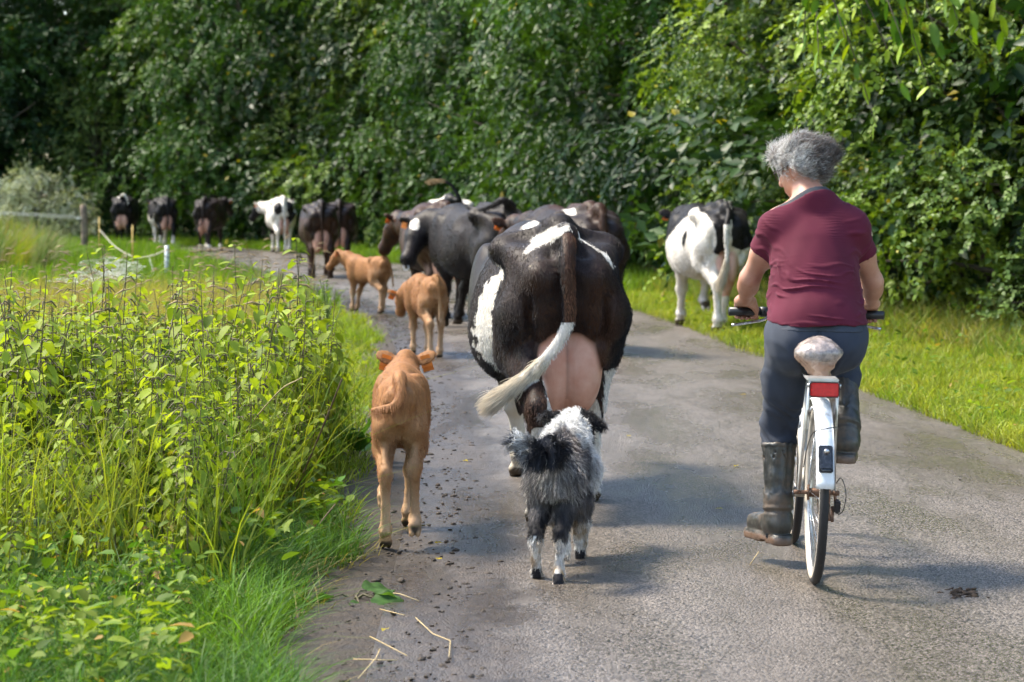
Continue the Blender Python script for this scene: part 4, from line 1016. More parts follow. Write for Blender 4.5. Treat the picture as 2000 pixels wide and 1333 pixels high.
    gh = (r.random(len(idx)) < np.where(ot, .03, .30)) & (y[idx] < .4) & ~ll; Cc[gh] = np.array((.50, .46, .42)) * r.uniform(.6, 1.1, (gh.sum(), 1))
    hair('fur', P, D, L, M_FUR, t, .0008, 7, .10, .25, 6, Cc, 1.2)
    bm = bmesh.new(); bmesh.ops.create_uvsphere(bm, u_segments=8, v_segments=6, radius=.013); o = bm_obj('nose', bm, simple('dog_nose', (.012, .011, .011), .35), t); o.location = (.063, .868, .469)
    return t
DOG = make_dog((0.165, 9.33), R(-6)); DOG.scale = (0.9, 1, 1)
# short coat of the near calf
t, B = CALF1
v, q = B['v'], B['q']; nr = vert_normals(v, q); r_ = np.random.default_rng(9)
ok = np.where(B['hoof'] < -0.005)[0]; idx = r_.choice(ok, 26000)
P = v[idx] + r_.normal(0, .002, (26000, 3)); D = nr[idx] * .28 + np.array((0, -.5, -.7)) + .1 * np.stack([vnoise(P, 25, k) for k in (31, 32, 33)], 1)
Wc, brc, _ = calf_cols(B)
C = np.array((.31, .13, .045)) + (np.array((.55, .34, .20)) - np.array((.31, .13, .045))) * np.clip(Wc[idx] * 30 + .3 + .4 * vnoise(P, 12, 5), 0, 1)[:, None]
C *= r_.uniform(.85, 1.3, (26000, 1))
dtl = np.min(np.linalg.norm(P[:, None] - B['tail'][None, 5:], axis=2), axis=1)
Lh = np.where(dtl < .04, .028, np.where(P[:, 2] < .3, .005, .008))
hair('coat', P, D, Lh, M_FUR, t, .0006, 4, 0, .15, 4, C)
coat(NEAR_COW, NC[0], NC[1], NC[2], 75000, .013, .0007, 14, ymax=.8)
# ------------------------------------------------------------------ bicycle
BX, BY = gp(1589, 1158)[:2]
BIKE_ROT = Euler((0, R(1.4), R(-2.3)), 'XYZ')
BIKE = empty('bicycle', (BX, BY, 0.035), rot=BIKE_ROT)
tag(BIKE, 'old white city bicycle with red reflector and bagged saddle ridden by the woman', 'bicycle')
M_CREAM = simple('dirty_cream_paint', (0.62, 0.58, 0.50), 0.35, var=0.12, scale=30, dirt=((0.16, 0.10, 0.06), 14, 0.56))
M_WHITE = simple('scuffed_white_mudguard', (0.78, 0.80, 0.80), 0.28, var=0.06, scale=25, dirt=((0.30, 0.27, 0.23), 18, 0.60))
M_RUBBER = simple('tyre_rubber', (0.018, 0.017, 0.017), 0.75, var=0.3, scale=80, dirt=((0.12, 0.10, 0.08), 30, 0.62))
M_WALL = simple('tyre_sidewall', (0.50, 0.44, 0.36), 0.7, dirt=((0.2, 0.15, 0.1), 25, 0.6))
M_ALU = simple('dull_aluminium', (0.62, 0.61, 0.58), 0.38, 0.9, var=0.15, scale=40, dirt=((0.16, 0.11, 0.07), 20, 0.62))
M_RUST = simple('rusty_steel', (0.16, 0.085, 0.05), 0.7, 0.3, var=0.5, scale=60)
M_BLACKP = simple('black_plastic', (0.02, 0.02, 0.022), 0.4)
M_RED = simple('red_reflector', (0.62, 0.008, 0.012), 0.16, var=0.15, scale=90, spec=0.8)
M_LAMPB = simple('smoked_lamp', (0.03, 0.035, 0.045), 0.25, var=0.4, scale=60)
def ring(name, c, rad, tube_r, mat, parent, seg=64, sides=10, flat=1.0, a0=0, a1=360):
    full = a1 - a0 >= 360
    an = np.radians(np.linspace(a0, a1, seg, endpoint=not full))
    sec = np.linspace(0, 2 * np.pi, sides, endpoint=False); v = []
    for a in an:
        for b in sec:
            rr = rad + tube_r * math.cos(b); v.append((c[0] + tube_r * flat * math.sin(b), c[1] + rr * math.cos(a), c[2] + rr * math.sin(a)))
    f = []; n = len(an)
    for i in range(n if full else n - 1):
        for j in range(sides): f.append((i * sides + j, i * sides + (j + 1) % sides, ((i + 1) % n) * sides + (j + 1) % sides, ((i + 1) % n) * sides + j))
    if not full: f += [tuple(range(sides))[::-1], tuple(range((n - 1) * sides, n * sides))]
    me = bpy.data.meshes.new(name); me.from_pydata(v, [], f); me.update()
    return link_mesh(name, me, mat, parent)
def multi_tube(name, segs, mat, parent, sides=8):
    V, F, o = [], [], 0
    for pts, rad in segs:
        v, f, k, s = tube_arrays(np.array(pts, float), rad, sides)
        f = f + [tuple(range(s))[::-1], tuple(range((k - 1) * s, k * s))]
        V += v.tolist(); F += [tuple(i + o for i in x) for x in f]; o += len(v)
    me = bpy.data.meshes.new(name); me.from_pydata(V, [], F); me.update()
    return link_mesh(name, me, mat, parent)
def box(name, c, size, mat, parent, bev=0.003, rot=(0, 0, 0)):
    bm = bmesh.new(); bmesh.ops.create_cube(bm, size=1.0); bmesh.ops.scale(bm, vec=size, verts=bm.verts)
    if bev: bmesh.ops.bevel(bm, geom=bm.edges[:], offset=bev, segments=2, affect='EDGES')
    bmesh.ops.rotate(bm, cent=(0, 0, 0), matrix=Euler(rot).to_matrix(), verts=bm.verts); bmesh.ops.translate(bm, vec=c, verts=bm.verts)
    return bm_obj(name, bm, mat, parent, smooth=False)
WR = 0.345
def wheel(y, steer=0.0):
    c = (0, y, WR)
    w = ring('wheel', c, WR - 0.038, 0.011, M_ALU, BIKE, 64, 10, 1.0); w['label'] = 'spoked bicycle wheel with dull metal rim'
    ring('tyre', c, WR - 0.0205, 0.0205, M_RUBBER, w, 72, 14, 0.85)
    ring('sidewall', c, WR - 0.028, 0.0185, M_WALL, w, 72, 14, 0.96)
    segs = []; r = random.Random(int(y * 100))
    for i in range(32):
        a = i / 32 * 2 * math.pi; sd_ = 1 if i % 2 else -1; b = a + (0.35 if (i // 2) % 2 else -0.35)
        segs.append(([(sd_ * 0.030, y + 0.024 * math.cos(b), WR + 0.024 * math.sin(b)), (0, y + (WR - 0.045) * math.cos(a), WR + (WR - 0.045) * math.sin(a))], 0.0012))
    multi_tube('spokes', segs, M_STEEL, w, 4)
    multi_tube('hub', [([(-0.062, y, WR), (0.062, y, WR)], 0.0075), ([(-0.034, y, WR), (0.034, y, WR)], 0.017), ([(-0.034, y, WR), (-0.029, y, WR)], 0.030), ([(0.029, y, WR), (0.034, y, WR)], 0.030)], M_RUST if y == 0 else M_ALU, w, 12)
    return w
wheel(0.0); wheel(1.07)
BB = (0, 0.44, 0.29); ST = (0, 0.25, 0.80); HT0 = (0, 0.93, 0.66); HT1 = (0, 0.86, 0.90)
multi_tube('frame', [([BB, ST], 0.015), ([BB, (0, 0.62, 0.37), (0, 0.80, 0.54), HT0], 0.018), ([(0, 0.35, 0.52), (0, 0.58, 0.60), (0, 0.88, 0.80)], 0.014), ([HT0, HT1], 0.019),
    ([(-0.035, 0.42, 0.29), (-0.060, 0.2, 0.315), (-0.065, 0.0, WR)], 0.0085), ([(0.035, 0.42, 0.29), (0.060, 0.2, 0.315), (0.065, 0.0, WR)], 0.0085),
    ([(-0.02, 0.28, 0.76), (-0.045, 0.15, 0.60), (-0.066, 0.0, WR)], 0.0085), ([(0.02, 0.28, 0.76), (0.045, 0.15, 0.60), (0.066, 0.0, WR)], 0.0085), ([(-0.05, 0.46, 0.29), (0.05, 0.46, 0.29)], 0.02)], M_CREAM, BIKE, 10)
multi_tube('fork', [([HT0, (0, 0.945, 0.70)], 0.018), ([(-0.05, 0.955, 0.68), (-0.05, 1.0, 0.52), (-0.048, 1.07, WR)], 0.010), ([(0.05, 0.955, 0.68), (0.05, 1.0, 0.52), (0.048, 1.07, WR)], 0.010), ([(-0.055, 0.955, 0.68), (0.055, 0.955, 0.68)], 0.014)], M_CREAM, BIKE, 10)
def guard(name, y, a0, a1, mat):
    """curved mudguard: shallow arch section"""
    n, m_ = 40, 9; v, f = [], []
    for lay in (0, 0.0022):
        for i in range(n):
            a = R(a0 + (a1 - a0) * i / (n - 1))
            for j in range(m_):
                b = (j / (m_ - 1) - 0.5) * 2; rr = WR + 0.022 - 0.014 * b * b - lay
                v.append((0.033 * b, y + rr * math.cos(a), WR + rr * math.sin(a)))
    k = n * m_
    for i in range(n - 1):
        for j in range(m_ - 1):
            q = i * m_ + j; f.append((q, q + 1, q + m_ + 1, q + m_)); f.append((k + q, k + q + m_, k + q + m_ + 1, k + q + 1))
    for i in range(n - 1):
        for j in (0, m_ - 1): q = i * m_ + j; f.append((q, q + m_, k + q + m_, k + q))
    for i in (0, n - 1):
        for j in range(m_ - 1): q = i * m_ + j; f.append((q, q + 1, k + q + 1, k + q))
    me = bpy.data.meshes.new(name); me.from_pydata(v, [], f); me.update(); return link_mesh(name, me, mat, BIKE)
guard('mudguard', 0.0, 20, 171, M_WHITE); guard('mudguard', 1.07, 10, 150, M_WHITE)
# rear lamp on the mudguard
a = R(154); n_ = np.array((0, math.cos(a), math.sin(a))); c = np.array((0, 0, WR)) + n_ * (WR + 0.034)
lm = box('tail_lamp', (0, c[1], c[2]), (0.046, 0.026, 0.095), M_LAMPB, BIKE, 0.006, (R(-26), 0, 0))
box('lamp_base', (0, c[1] + 0.012, c[2] - 0.004), (0.052, 0.012, 0.104), M_BLACKP, lm, 0.004, (R(-26), 0, 0))
multi_tube('bulb_ring', [([(0, c[1] - 0.016, c[2] + 0.026), (0, c[1] - 0.010, c[2] + 0.027)], 0.010)], M_STEEL, lm, 10)
# carrier with plate, struts and reflector
rk = box('carrier', (-0.004, -0.10, 0.782), (0.118, 0.14, 0.012), M_ALU, BIKE, 0.004)
multi_tube('carrier_rails', [([(s * 0.05, -0.17, 0.772), (s * 0.05, 0.05, 0.775), (s * 0.045, 0.26, 0.775)], 0.005) for s in (-1, 1)] + [([(s * 0.05, 0.10, 0.775), (-s * 0.05, 0.10, 0.775)], 0.004) for s in (1,)], M_ALU, rk)
for s in (-1, 1):
    multi_tube('strut', [([(s * 0.052, -0.165, 0.765), (s * 0.058, -0.08, 0.55), (s * 0.066, -0.004, WR + 0.012)], 0.0036), ([(s * 0.052, -0.125, 0.765), (s * 0.059, -0.05, 0.55), (s * 0.067, 0.006, WR + 0.012)], 0.0036)], M_ALU, rk, 6)
for s in (-1, 1): multi_tube('bolt', [([(s * 0.062, -0.168, 0.762), (s * 0.040, -0.168, 0.762)], 0.008)], M_STEEL, rk, 8)
rf = box('reflector', (0.0, -0.186, 0.748), (0.112, 0.014, 0.058), M_BLACKP, BIKE, 0.005)
box('lens', (0.0, -0.1935, 0.748), (0.104, 0.008, 0.050), M_RED, rf, 0.004)
# drivetrain
cr = ring('chainring', (0.052, 0.44, 0.29), 0.085, 0.006, M_RUST, BIKE, 40, 6, 0.5)
multi_tube('spider', [([(0.052, 0.44, 0.29), (0.052, 0.44 + 0.085 * math.cos(a), 0.29 + 0.085 * math.sin(a))], 0.006) for a in np.linspace(0, 2 * np.pi, 6)[:-1]], M_ALU, cr, 6)
PED_A = R(84)
PL = np.array((-0.115, 0.44 - 0.17 * math.cos(PED_A) * -0.2, 0.29 - 0.17)); PR = np.array((0.125, 0.44 + 0.02, 0.29 + 0.17))
multi_tube('crank', [([(-0.062, 0.44, 0.29), (-0.072, PL[1], PL[2])], 0.011)], M_ALU, BIKE); multi_tube('crank', [([(0.064, 0.44, 0.29), (0.074, PR[1], PR[2])], 0.011)], M_ALU, BIKE)
for Pp in (PL, PR): box('pedal', tuple(Pp), (0.085, 0.075, 0.022), M_BLACKP, BIKE, 0.004)
sp = ring('sprocket', (0.046, 0, WR), 0.042, 0.004, M_RUST, BIKE, 30, 6, 0.8)
multi_tube('sprocket_teeth', [([(0.046, 0.046 * math.cos(a), WR + 0.046 * math.sin(a)), (0.046, 0.051 * math.cos(a), WR + 0.051 * math.sin(a))], 0.003) for a in np.linspace(0, 2 * np.pi, 20)[:-1]], M_RUST, sp, 4)
multi_tube('chain', [([(0.05, 0.0, WR + 0.045), (0.052, 0.44, 0.375)], 0.0045), ([(0.05, -0.02, WR - 0.10), (0.052, 0.2, 0.215), (0.052, 0.44, 0.205)], 0.0045), ([(0.05, 0.02, WR - 0.045), (0.05, 0.03, WR - 0.07), (0.05, -0.02, WR - 0.10)], 0.0045)], M_RUST, BIKE, 6)
dr = box('derailleur', (0.078, -0.005, WR - 0.05), (0.024, 0.035, 0.05), M_BLACKP, BIKE, 0.006, (R(20), 0, 0))
multi_tube('cage', [([(0.062, 0.02, WR - 0.055), (0.060, -0.015, WR - 0.105)], 0.007), ([(0.068, 0.0, WR), (0.074, 0.0, WR - 0.045)], 0.006)], M_RUST, dr)
tube('gear_cable', [(0.074, 0.02, WR + 0.035), (0.088, -0.03, WR + 0.06), (0.104, -0.06, WR + 0.01), (0.098, -0.05, WR - 0.055), (0.082, -0.02, WR - 0.08)], 0.0022, M_BLACKP, BIKE, 6, 6)
tube('lamp_cable', [(-0.052, 0.0, 0.44), (-0.055, -0.17, 0.53), (-0.045, -0.30, 0.60), (0.0, -0.345, 0.62), (0.042, -0.28, 0.62), (0.05, -0.2, 0.60)], 0.002, M_BLACKP, BIKE, 6, 6)
for s in (-1, 1): multi_tube('axle_nut', [([(s * 0.062, 0, WR), (s * 0.085, 0, WR)], 0.010)], M_RUST, BIKE, 6)
bk = box('brake_caliper', (-0.036, 0.10, 0.60), (0.014, 0.02, 0.05), M_ALU, BIKE, 0.003)
multi_tube('brake_arm', [([(-0.035, 0.09, 0.63), (-0.02, 0.06, 0.66), (0.02, 0.06, 0.66)], 0.006)], M_STEEL, bk)
tube('seat_post', [(0, 0.25, 0.78), (0, 0.225, 0.85)], 0.013, M_ALU, BIKE, 10)
# saddle in a thin plastic bag
F = Field((-0.16, -0.08, 0.66), (0.16, 0.5, 1.02), 0.005)
F.ell((0, 0.10, 0.868), (0.088, 0.085, 0.030), .03); F.cap((0, .14, .868), (0, 0.32, 0.868), 0.045, 0.022, .05)
F.cap((0, 0.10, 0.85), (0.012, 0.11, 0.775), 0.070, 0.026, .05); F.cap((0.012, 0.11, 0.775), (0.016, 0.12, 0.75), 0.026, 0.02, .03)
v, q = F.arrays(); nn = vert_normals(v, q); ang = np.arctan2(v[:, 1] - 0.11, v[:, 0]); dep = np.clip((0.89 - v[:, 2]) / 0.12, 0, 1)
v = v + nn * (0.0022 * np.sin(ang * 5 + 6 * v[:, 2] + 2.5 * vnoise(v, 18, 9)) + 0.004 * vnoise(v, 38, 3) + 0.003 * np.abs(vnoise(v * np.array((1, 1, .4)), 70, 4)))[:, None] * (0.35 + dep)[:, None]
m = MT('saddle_bag_plastic'); n1 = m.noise(26, detail=5, rough=.7)
m.base(m.mix(m.ramp(m.attr('low'), 0.35, 0.5), m.mix(m.ramp(n1, .4, .65), (0.20, 0.17, 0.155), (0.52, 0.42, 0.37)), m.mix(n1, (0.42, 0.23, 0.15), (0.55, 0.36, 0.26))))
m.p('Roughness', 0.22); m.p('Specular IOR Level', 0.6); m.p('Coat Weight', 0.5); m.p('Coat Roughness', 0.12); m.bump(m.noise(60, detail=5, rough=.7), 0.5, 0.004)
link_mesh('saddle', np_mesh('saddle', v, q, {'low': dep + 0.12 * np.sin(ang * 2 + .8)}), m.m, BIKE)['label'] = 'saddle wrapped in a crumpled brownish plastic bag'
# handlebar, grips and levers
HBZ = 0.985; HX = 0.30; HYg = 0.74
tube('stem', [(0, 0.86, 0.88), (0, 0.845, 0.98), (0, 0.87, HBZ)], 0.014, M_ALU, BIKE, 10, 4)
tube('handlebar', [(-HX, HYg - 0.02, HBZ), (-0.17, HYg + 0.02, HBZ), (-0.06, 0.865, HBZ + 0.01), (0.06, 0.865, HBZ + 0.01), (0.17, HYg + 0.02, HBZ), (HX, HYg - 0.02, HBZ)], 0.0115, M_ALU, BIKE, 10, 6)
GD = {}
for s in (-1, 1):
    a_, b_ = np.array((s * (HX + 0.012), HYg - 0.024, HBZ)), np.array((s * 0.185, HYg + 0.014, HBZ)); GD[s] = (a_, b_)
    g_ = multi_tube('grip', [([a_, b_], 0.0175), ([b_, b_ + unit(b_ - a_) * 0.03], 0.0205)], M_BLACKP, BIKE, 12)
    tube('brake_lever', [b_ + np.array((-s * 0.035, 0.0, -0.005)), b_ + np.array((-s * 0.02, -0.005, -0.03)), b_ + np.array((s * 0.03, -0.01, -0.042)), b_ + np.array((s * 0.115, -0.055, -0.055))], 0.0058, M_STEEL, BIKE, 8, 5)
tube('brake_cable', [(-0.15, 0.75, 1.01), (-0.10, 0.92, 1.0), (0, 0.95, 0.9), (0, 0.90, 0.75)], 0.0028, M_BLACKP, BIKE, 6, 6)
# ------------------------------------------------------------------ the cyclist
RIDER = empty('person', (BX, BY, 0.035), rot=BIKE_ROT)
tag(RIDER, 'person in maroon t-shirt and dark trousers riding the bicycle in rubber boots', 'person')
def limb(F, pts, rad, k): 
    for i in range(len(pts) - 1): F.cap(pts[i], pts[i + 1], rad[i], rad[i + 1], k)
PEL = np.array((0.005, 0.275, 0.955)); CHEST = np.array((-0.005, 0.40, 1.235)); NECKB = np.array((-0.014, 0.455, 1.475))
SHL = {-1: np.array((-0.150, 0.43, 1.335)), 1: np.array((0.145, 0.43, 1.335))}
WR_ = {}; ELB = {}
for s in (-1, 1):
    a_, b_ = GD[s]; gm = (a_ + b_) / 2; WR_[s] = gm + np.array((s * 0.004, -0.075, 0.050)); ELB[s] = np.array((s * 0.243, 0.54, 1.125))
HIP = {-1: np.array((-0.085, 0.29, 0.915)), 1: np.array((0.085, 0.29, 0.92))}
ANK = {-1: np.array((-0.112, 0.43, 0.19)), 1: np.array((0.145, 0.42, 0.53))}
KNE = {-1: np.array((-0.112, 0.49, 0.55)), 1: np.array((0.140, 0.68, 0.83))}
HC = np.array((-0.055, 0.53, 1.568))
HR = np.array(Euler((R(-20), R(-4), R(54)), 'XYZ').to_matrix())      # head turned to the left and bowed
def hp(x, y, z): return HC + HR @ np.array((x, y, z))
def torso(F):
    F.ell(PEL + np.array((0, 0.01, -0.01)), (0.165, 0.125, 0.115), .06)
    for s in (-1, 1): F.ell(PEL + np.array((s * 0.075, -0.045, -0.065)), (0.094, 0.105, 0.10), .05)
    F.cap(PEL + np.array((0, 0, 0.05)), CHEST, 0.115, 0.105, .06)
    F.ell((PEL + CHEST) / 2 + np.array((0, 0.02, -0.02)), (0.156, 0.116, 0.16), .06)
    F.ell(CHEST + np.array((0, 0.0, 0.0)), (0.158, 0.112, 0.15), .06, rotm(-22, 0, 0))
    for s in (-1, 1): F.ell(CHEST + np.array((s * 0.075, 0.085, -0.05)), (0.075, 0.07, 0.08), .05)
    F.cap(SHL[-1] + np.array((0.03, 0, 0.0)), SHL[1] + np.array((-0.03, 0, 0)), 0.066, 0.066, .06)
    F.cap(SHL[-1] + np.array((0.02, 0, 0.01)), NECKB + np.array((-0.03, -0.01, -0.045)), 0.05, 0.05, .06); F.cap(SHL[1] + np.array((-0.02, 0, 0.01)), NECKB + np.array((0.03, -0.01, -0.045)), 0.05, 0.05, .06)
def arms(F):
    for s in (-1, 1):
        F.cap(SHL[s], (SHL[s] + ELB[s]) / 2, 0.052, 0.046, .05); F.cap((SHL[s] + ELB[s]) / 2, ELB[s], 0.046, 0.037, .03)
        F.cap(ELB[s], ELB[s] * 0.65 + WR_[s] * 0.35, 0.037, 0.037, .03); F.cap(ELB[s] * 0.65 + WR_[s] * 0.35, WR_[s], 0.037, 0.025, .03)
def legs(F, d=0.0):
    for s in (-1, 1):
        F.cap(HIP[s], HIP[s] * 0.5 + KNE[s] * 0.5, 0.090 + d, 0.074 + d, .06); F.cap(HIP[s] * 0.5 + KNE[s] * 0.5, KNE[s], 0.074 + d, 0.056 + d, .05)
        F.cap(KNE[s], KNE[s] * 0.7 + ANK[s] * 0.3, 0.054 + d, 0.052 + d, .04); F.cap(KNE[s] * 0.7 + ANK[s] * 0.3, ANK[s], 0.050 + d, 0.036 + d, .04)
# body: one continuous skin
F = Field((-0.42, 0.02, 0.05), (0.42, 0.95, 1.78), 0.0055)
torso(F); arms(F); legs(F)
for s in (-1, 1): F.cap(ANK[s], ANK[s] + np.array((-0.0, 0.12, -0.06)), 0.04, 0.035, .03)
F.cap(NECKB + np.array((0, -0.015, -0.03)), HC + np.array((0, -0.01, -0.04)), 0.055, 0.054, .04)
F.ell(HC + HR @ np.array((0, -0.012, 0.015)), (0.075, 0.092, 0.095), .03, HR)
F.ell(hp(0, 0.035, -0.045), (0.055, 0.055, 0.065), .04, HR); F.ell(hp(0, 0.055, -0.095), (0.026, 0.022, 0.02), .03)
F.cap(hp(0, 0.088, 0.005), hp(0, 0.105, -0.03), 0.008, 0.014, .014); F.cap(hp(-0.017, 0.083, -0.067), hp(0.017, 0.083, -0.067), 0.009, 0.009, .01)
for s in (-1, 1):
    F.ell(hp(s * 0.03, 0.083, 0.008), (0.014, 0.010, 0.009), .012, HR, sub=True); F.ell(hp(s * 0.077, -0.012, -0.012), (0.009, 0.020, 0.034), .01, HR @ rotm(0, 0, s * -18)); F.ell(hp(s * 0.086, -0.008, -0.008), (0.006, 0.011, 0.020), .006, HR, sub=True)
# hands closed on the grips
for s in (-1, 1):
    a_, b_ = GD[s]; gx = unit(b_ - a_); gm = (a_ + b_) / 2; w = WR_[s]
    kn = [gm + gx * o + np.array((0, 0.024, 0.027)) for o in (-0.032, -0.011, 0.011, 0.032)]
    F.ell(w * 0.45 + gm * 0.55 + np.array((0, 0.002, 0.026)), (0.043, 0.045, 0.017), .025, rotm(-22, 0, 0))
    for o, kk in zip((-0.03, -0.01, 0.01, 0.03), kn): F.cap(w + gx * o * 0.6, kk, 0.017, 0.0125, .014)
    for i, kk in enumerate(kn):
        ln = (0.80, 0.95, 1.0, 0.92)[i]
        p1 = kk; p2 = gm + gx * (-0.032 + 0.0213 * i) + np.array((0, 0.034 * ln, -0.004)); p3 = p2 + np.array((0, -0.018, -0.023)) * ln; p4 = p3 + np.array((0, -0.020, -0.001)) * ln
        F.cap(p1, p2, 0.0105, 0.0098, .005); F.cap(p2, p3, 0.0098, 0.009, .005); F.cap(p3, p4, 0.009, 0.0076, .005)
    t0 = w * 0.6 + gm * 0.4 + gx * 0.030 + np.array((0, 0, 0.006)); t1 = gm + gx * 0.047 + np.array((0, -0.018, 0.012)); t2 = gm + gx * 0.050 + np.array((0, 0.004, -0.022)); t3 = gm + gx * 0.044 + np.array((0, 0.018, -0.026))
    F.cap(t0, t1, 0.017, 0.0125, .02); F.cap(t1, t2, 0.0125, 0.0105, .008); F.cap(t2, t3, 0.0105, 0.0085, .006)
v, q = F.arrays(); v = smooth_mesh(v, q, 1)
m = MT('skin'); n1 = m.noise(12, detail=5); n2 = m.noise(70, detail=3)
c = m.mix(m.ramp(n1, .35, .7), (0.46, 0.215, 0.14), (0.56, 0.30, 0.21)); c = m.mix(m.ramp(n2, .58, .7, 0, .35), c, (0.40, 0.16, 0.10)); m.base(c)
m.p('Roughness', .48); m.p('Subsurface Weight', .12); m.p('Subsurface Radius', (0.012, 0.005, 0.003)); m.bump(m.noise(180, detail=4), .18, .003)
M_SKIN = m.m
link_mesh('body', np_mesh('body', v, q), M_SKIN, RIDER)

def cut(F, keep):
    """keep: function X,Y,Z -> signed value, negative inside"""
    sl, X, Y, Z = F.grid(F.lo, F.lo + F.n * F.h); F.v = np.maximum(F.v, keep(X, Y, Z).astype(np.float32))
# t-shirt
F = Field((-0.36, 0.0, 0.92), (0.36, 0.66, 1.60), 0.005); torso(F)
F.ell((PEL + CHEST) / 2 + np.array((0, 0.0, -0.03)), (0.161, 0.126, 0.19), .05); F.ell(PEL + np.array((0, 0.0, 0.01)), (0.170, 0.138, 0.12), .05)
NAX = unit(HC - NECKB + np.array((0, 0.0, 0.0)))
def shirt_keep(X, Y, Z):
    k = 0.968 - Z + 0.05 * (Y - 0.2) + 0.006 * np.sin(X * 19)
    px_, py_, pz_ = X - NECKB[0], Y - NECKB[1], Z - NECKB[2]; t_ = px_ * NAX[0] + py_ * NAX[1] + pz_ * NAX[2]
    return np.maximum(k, t_ + 0.046)
F.cap(NECKB + np.array((0, -0.015, -0.03)), NECKB + NAX * 0.03, 0.060, 0.058, .05); F.v -= 0.011
cut(F, shirt_keep)
SL = Field(F.lo, F.lo + (F.n - 1) * F.h, F.h)
for s in (-1, 1):
    e = SHL[s] * 0.48 + ELB[s] * 0.52; SL.cap(SHL[s] - np.array((s * 0.03, 0, 0)), SHL[s], 0.060, 0.062, .03); SL.cap(SHL[s], e, 0.062, 0.059, .03)
def sleeve_keep(X, Y, Z):
    k = np.full(np.broadcast_shapes(X.shape, Y.shape, Z.shape), -1.0, np.float32)
    for s in (-1, 1):
        d = unit(ELB[s] - SHL[s]); e = SHL[s] * 0.52 + ELB[s] * 0.48; q = (X - e[0]) * d[0] + (Y - e[1]) * d[1] + (Z - e[2]) * d[2]
        k = np.maximum(k, np.where(X * s > 0, q, -1))
    return k
cut(SL, sleeve_keep); F.v = smin(F.v, SL.v, 0.035)
v, q = F.arrays(); nn = vert_normals(v, q); x, y, z = v.T
back = np.clip(-nn[:, 1] + 0.3, 0, 1)
ph = z * 165 + 5 * np.sin(x * 8 + 1) + 7 * vnoise(v * np.array((.5, 1, 1)), 9, 3)
fold = np.clip(np.sin(ph), -0.2, 1) ** 2 * np.clip((1.24 - z) / 0.12, 0, 1) * np.clip(0.35 + 0.9 * vnoise(v * np.array((.5, 1, 1.3)), 14, 6), 0, 1.4)
fold += 0.8 * np.clip(np.sin(z * 95 - np.abs(x) * 70 + 3 * vnoise(v, 9, 5)), 0, 1) ** 2 * np.clip((np.abs(x) - 0.09) / 0.06, 0, 1) * np.clip((z - 1.12) / 0.06, 0, 1) * np.clip(0.4 + vnoise(v, 11, 8), 0, 1)
v = v + nn * (0.010 * fold + 0.0025 * vnoise(v, 14, 2))[:, None]
m = MT('maroon_jersey'); n1 = m.noise(5, detail=4); n2 = m.noise(420, detail=2)
m.base(m.mix(m.ramp(n1, .3, .7), (0.085, 0.008, 0.022), (0.115, 0.012, 0.031))); m.p('Roughness', .82); m.p('Sheen Weight', .06); m.p('Sheen Roughness', .4); m.p('Specular IOR Level', .25)
wv = m.node('ShaderNodeTexWave'); wv.inputs['Scale'].default_value = 28; wv.inputs['Distortion'].default_value = 7; wv.inputs['Detail'].default_value = 3; wv.inputs['Detail Scale'].default_value = 0.8; wv.bands_direction = 'Z'
mp = m.node('ShaderNodeMapping'); mp.inputs['Scale'].default_value = (0.35, 0.35, 1); m.l.new(m.coords(), mp.inputs[0]); m.l.new(mp.outputs[0], wv.inputs[0])
m.bump(m.math('ADD', m.math('MULTIPLY', n2, .1), m.math('MULTIPLY', wv.outputs['Fac'], m.ramp(m.noise(6, detail=2), .5, .75))), .22, .006)
SHIRT = link_mesh('t_shirt', np_mesh('t_shirt', v, q), m.m, RIDER)
# sleeve seams
M_SEAM = simple('maroon_seam', (0.09, 0.009, 0.022), .85)
# grey undershirt collar
F = Field((-0.17, 0.30, 1.34), (0.16, 0.62, 1.60), 0.005); torso(F); F.cap(NECKB + np.array((0, -0.015, -0.03)), HC + np.array((0, -0.01, -0.05)), 0.060, 0.058, .05); F.v -= 0.006
cut(F, lambda X, Y, Z: np.maximum((X - NECKB[0]) * NAX[0] + (Y - NECKB[1]) * NAX[1] + (Z - NECKB[2]) * NAX[2] + 0.024, 1.36 - Z))
v, q = F.arrays(); link_mesh('undershirt', np_mesh('undershirt', v, q), simple('charcoal_cotton', (0.05, 0.055, 0.065), .85, bump=.2), RIDER)
# trousers
F = Field((-0.34, 0.02, 0.42), (0.34, 0.86, 1.10), 0.005)
def hips(F):
    F.ell(PEL + np.array((0, 0.01, -0.01)), (0.169, 0.13, 0.115), .06)
    for s in (-1, 1): F.ell(PEL + np.array((s * 0.079, -0.045, -0.065)), (0.096, 0.108, 0.105), .045)
hips(F)
legs(F, 0.003); F.v -= 0.009
cut(F, lambda X, Y, Z: np.maximum(Z - 1.03, np.where(X < 0, 0.472 - Z, 0.70 - Z)))
v, q = F.arrays(); nn = vert_normals(v, q); x, y, z = v.T
wr = 0.0035 * np.clip(np.sin(z * 120 + x * 60 + 5 * vnoise(v, 8, 2)), -.3, 1) * np.clip((0.72 - z) / 0.1, 0, 1) + 0.003 * vnoise(v, 16, 4) + 0.004 * np.clip(np.sin(z * 80 - np.abs(x) * 90 + y * 40), 0, 1) * np.clip((0.92 - z) / .08, 0, 1) * np.clip((z - .7) / .08, 0, 1)
wr -= 0.006 * np.exp(-(x / 0.006) ** 2) * (y < 0.25)
v = v + nn * wr[:, None]
m = MT('slate_trousers'); n1 = m.noise(6, detail=4); m.base(m.mix(m.ramp(n1, .3, .7), (0.015, 0.021, 0.035), (0.028, 0.037, 0.058))); m.p('Roughness', .8); m.p('Sheen Weight', .05); m.bump(m.noise(350, detail=2), .12, .002)
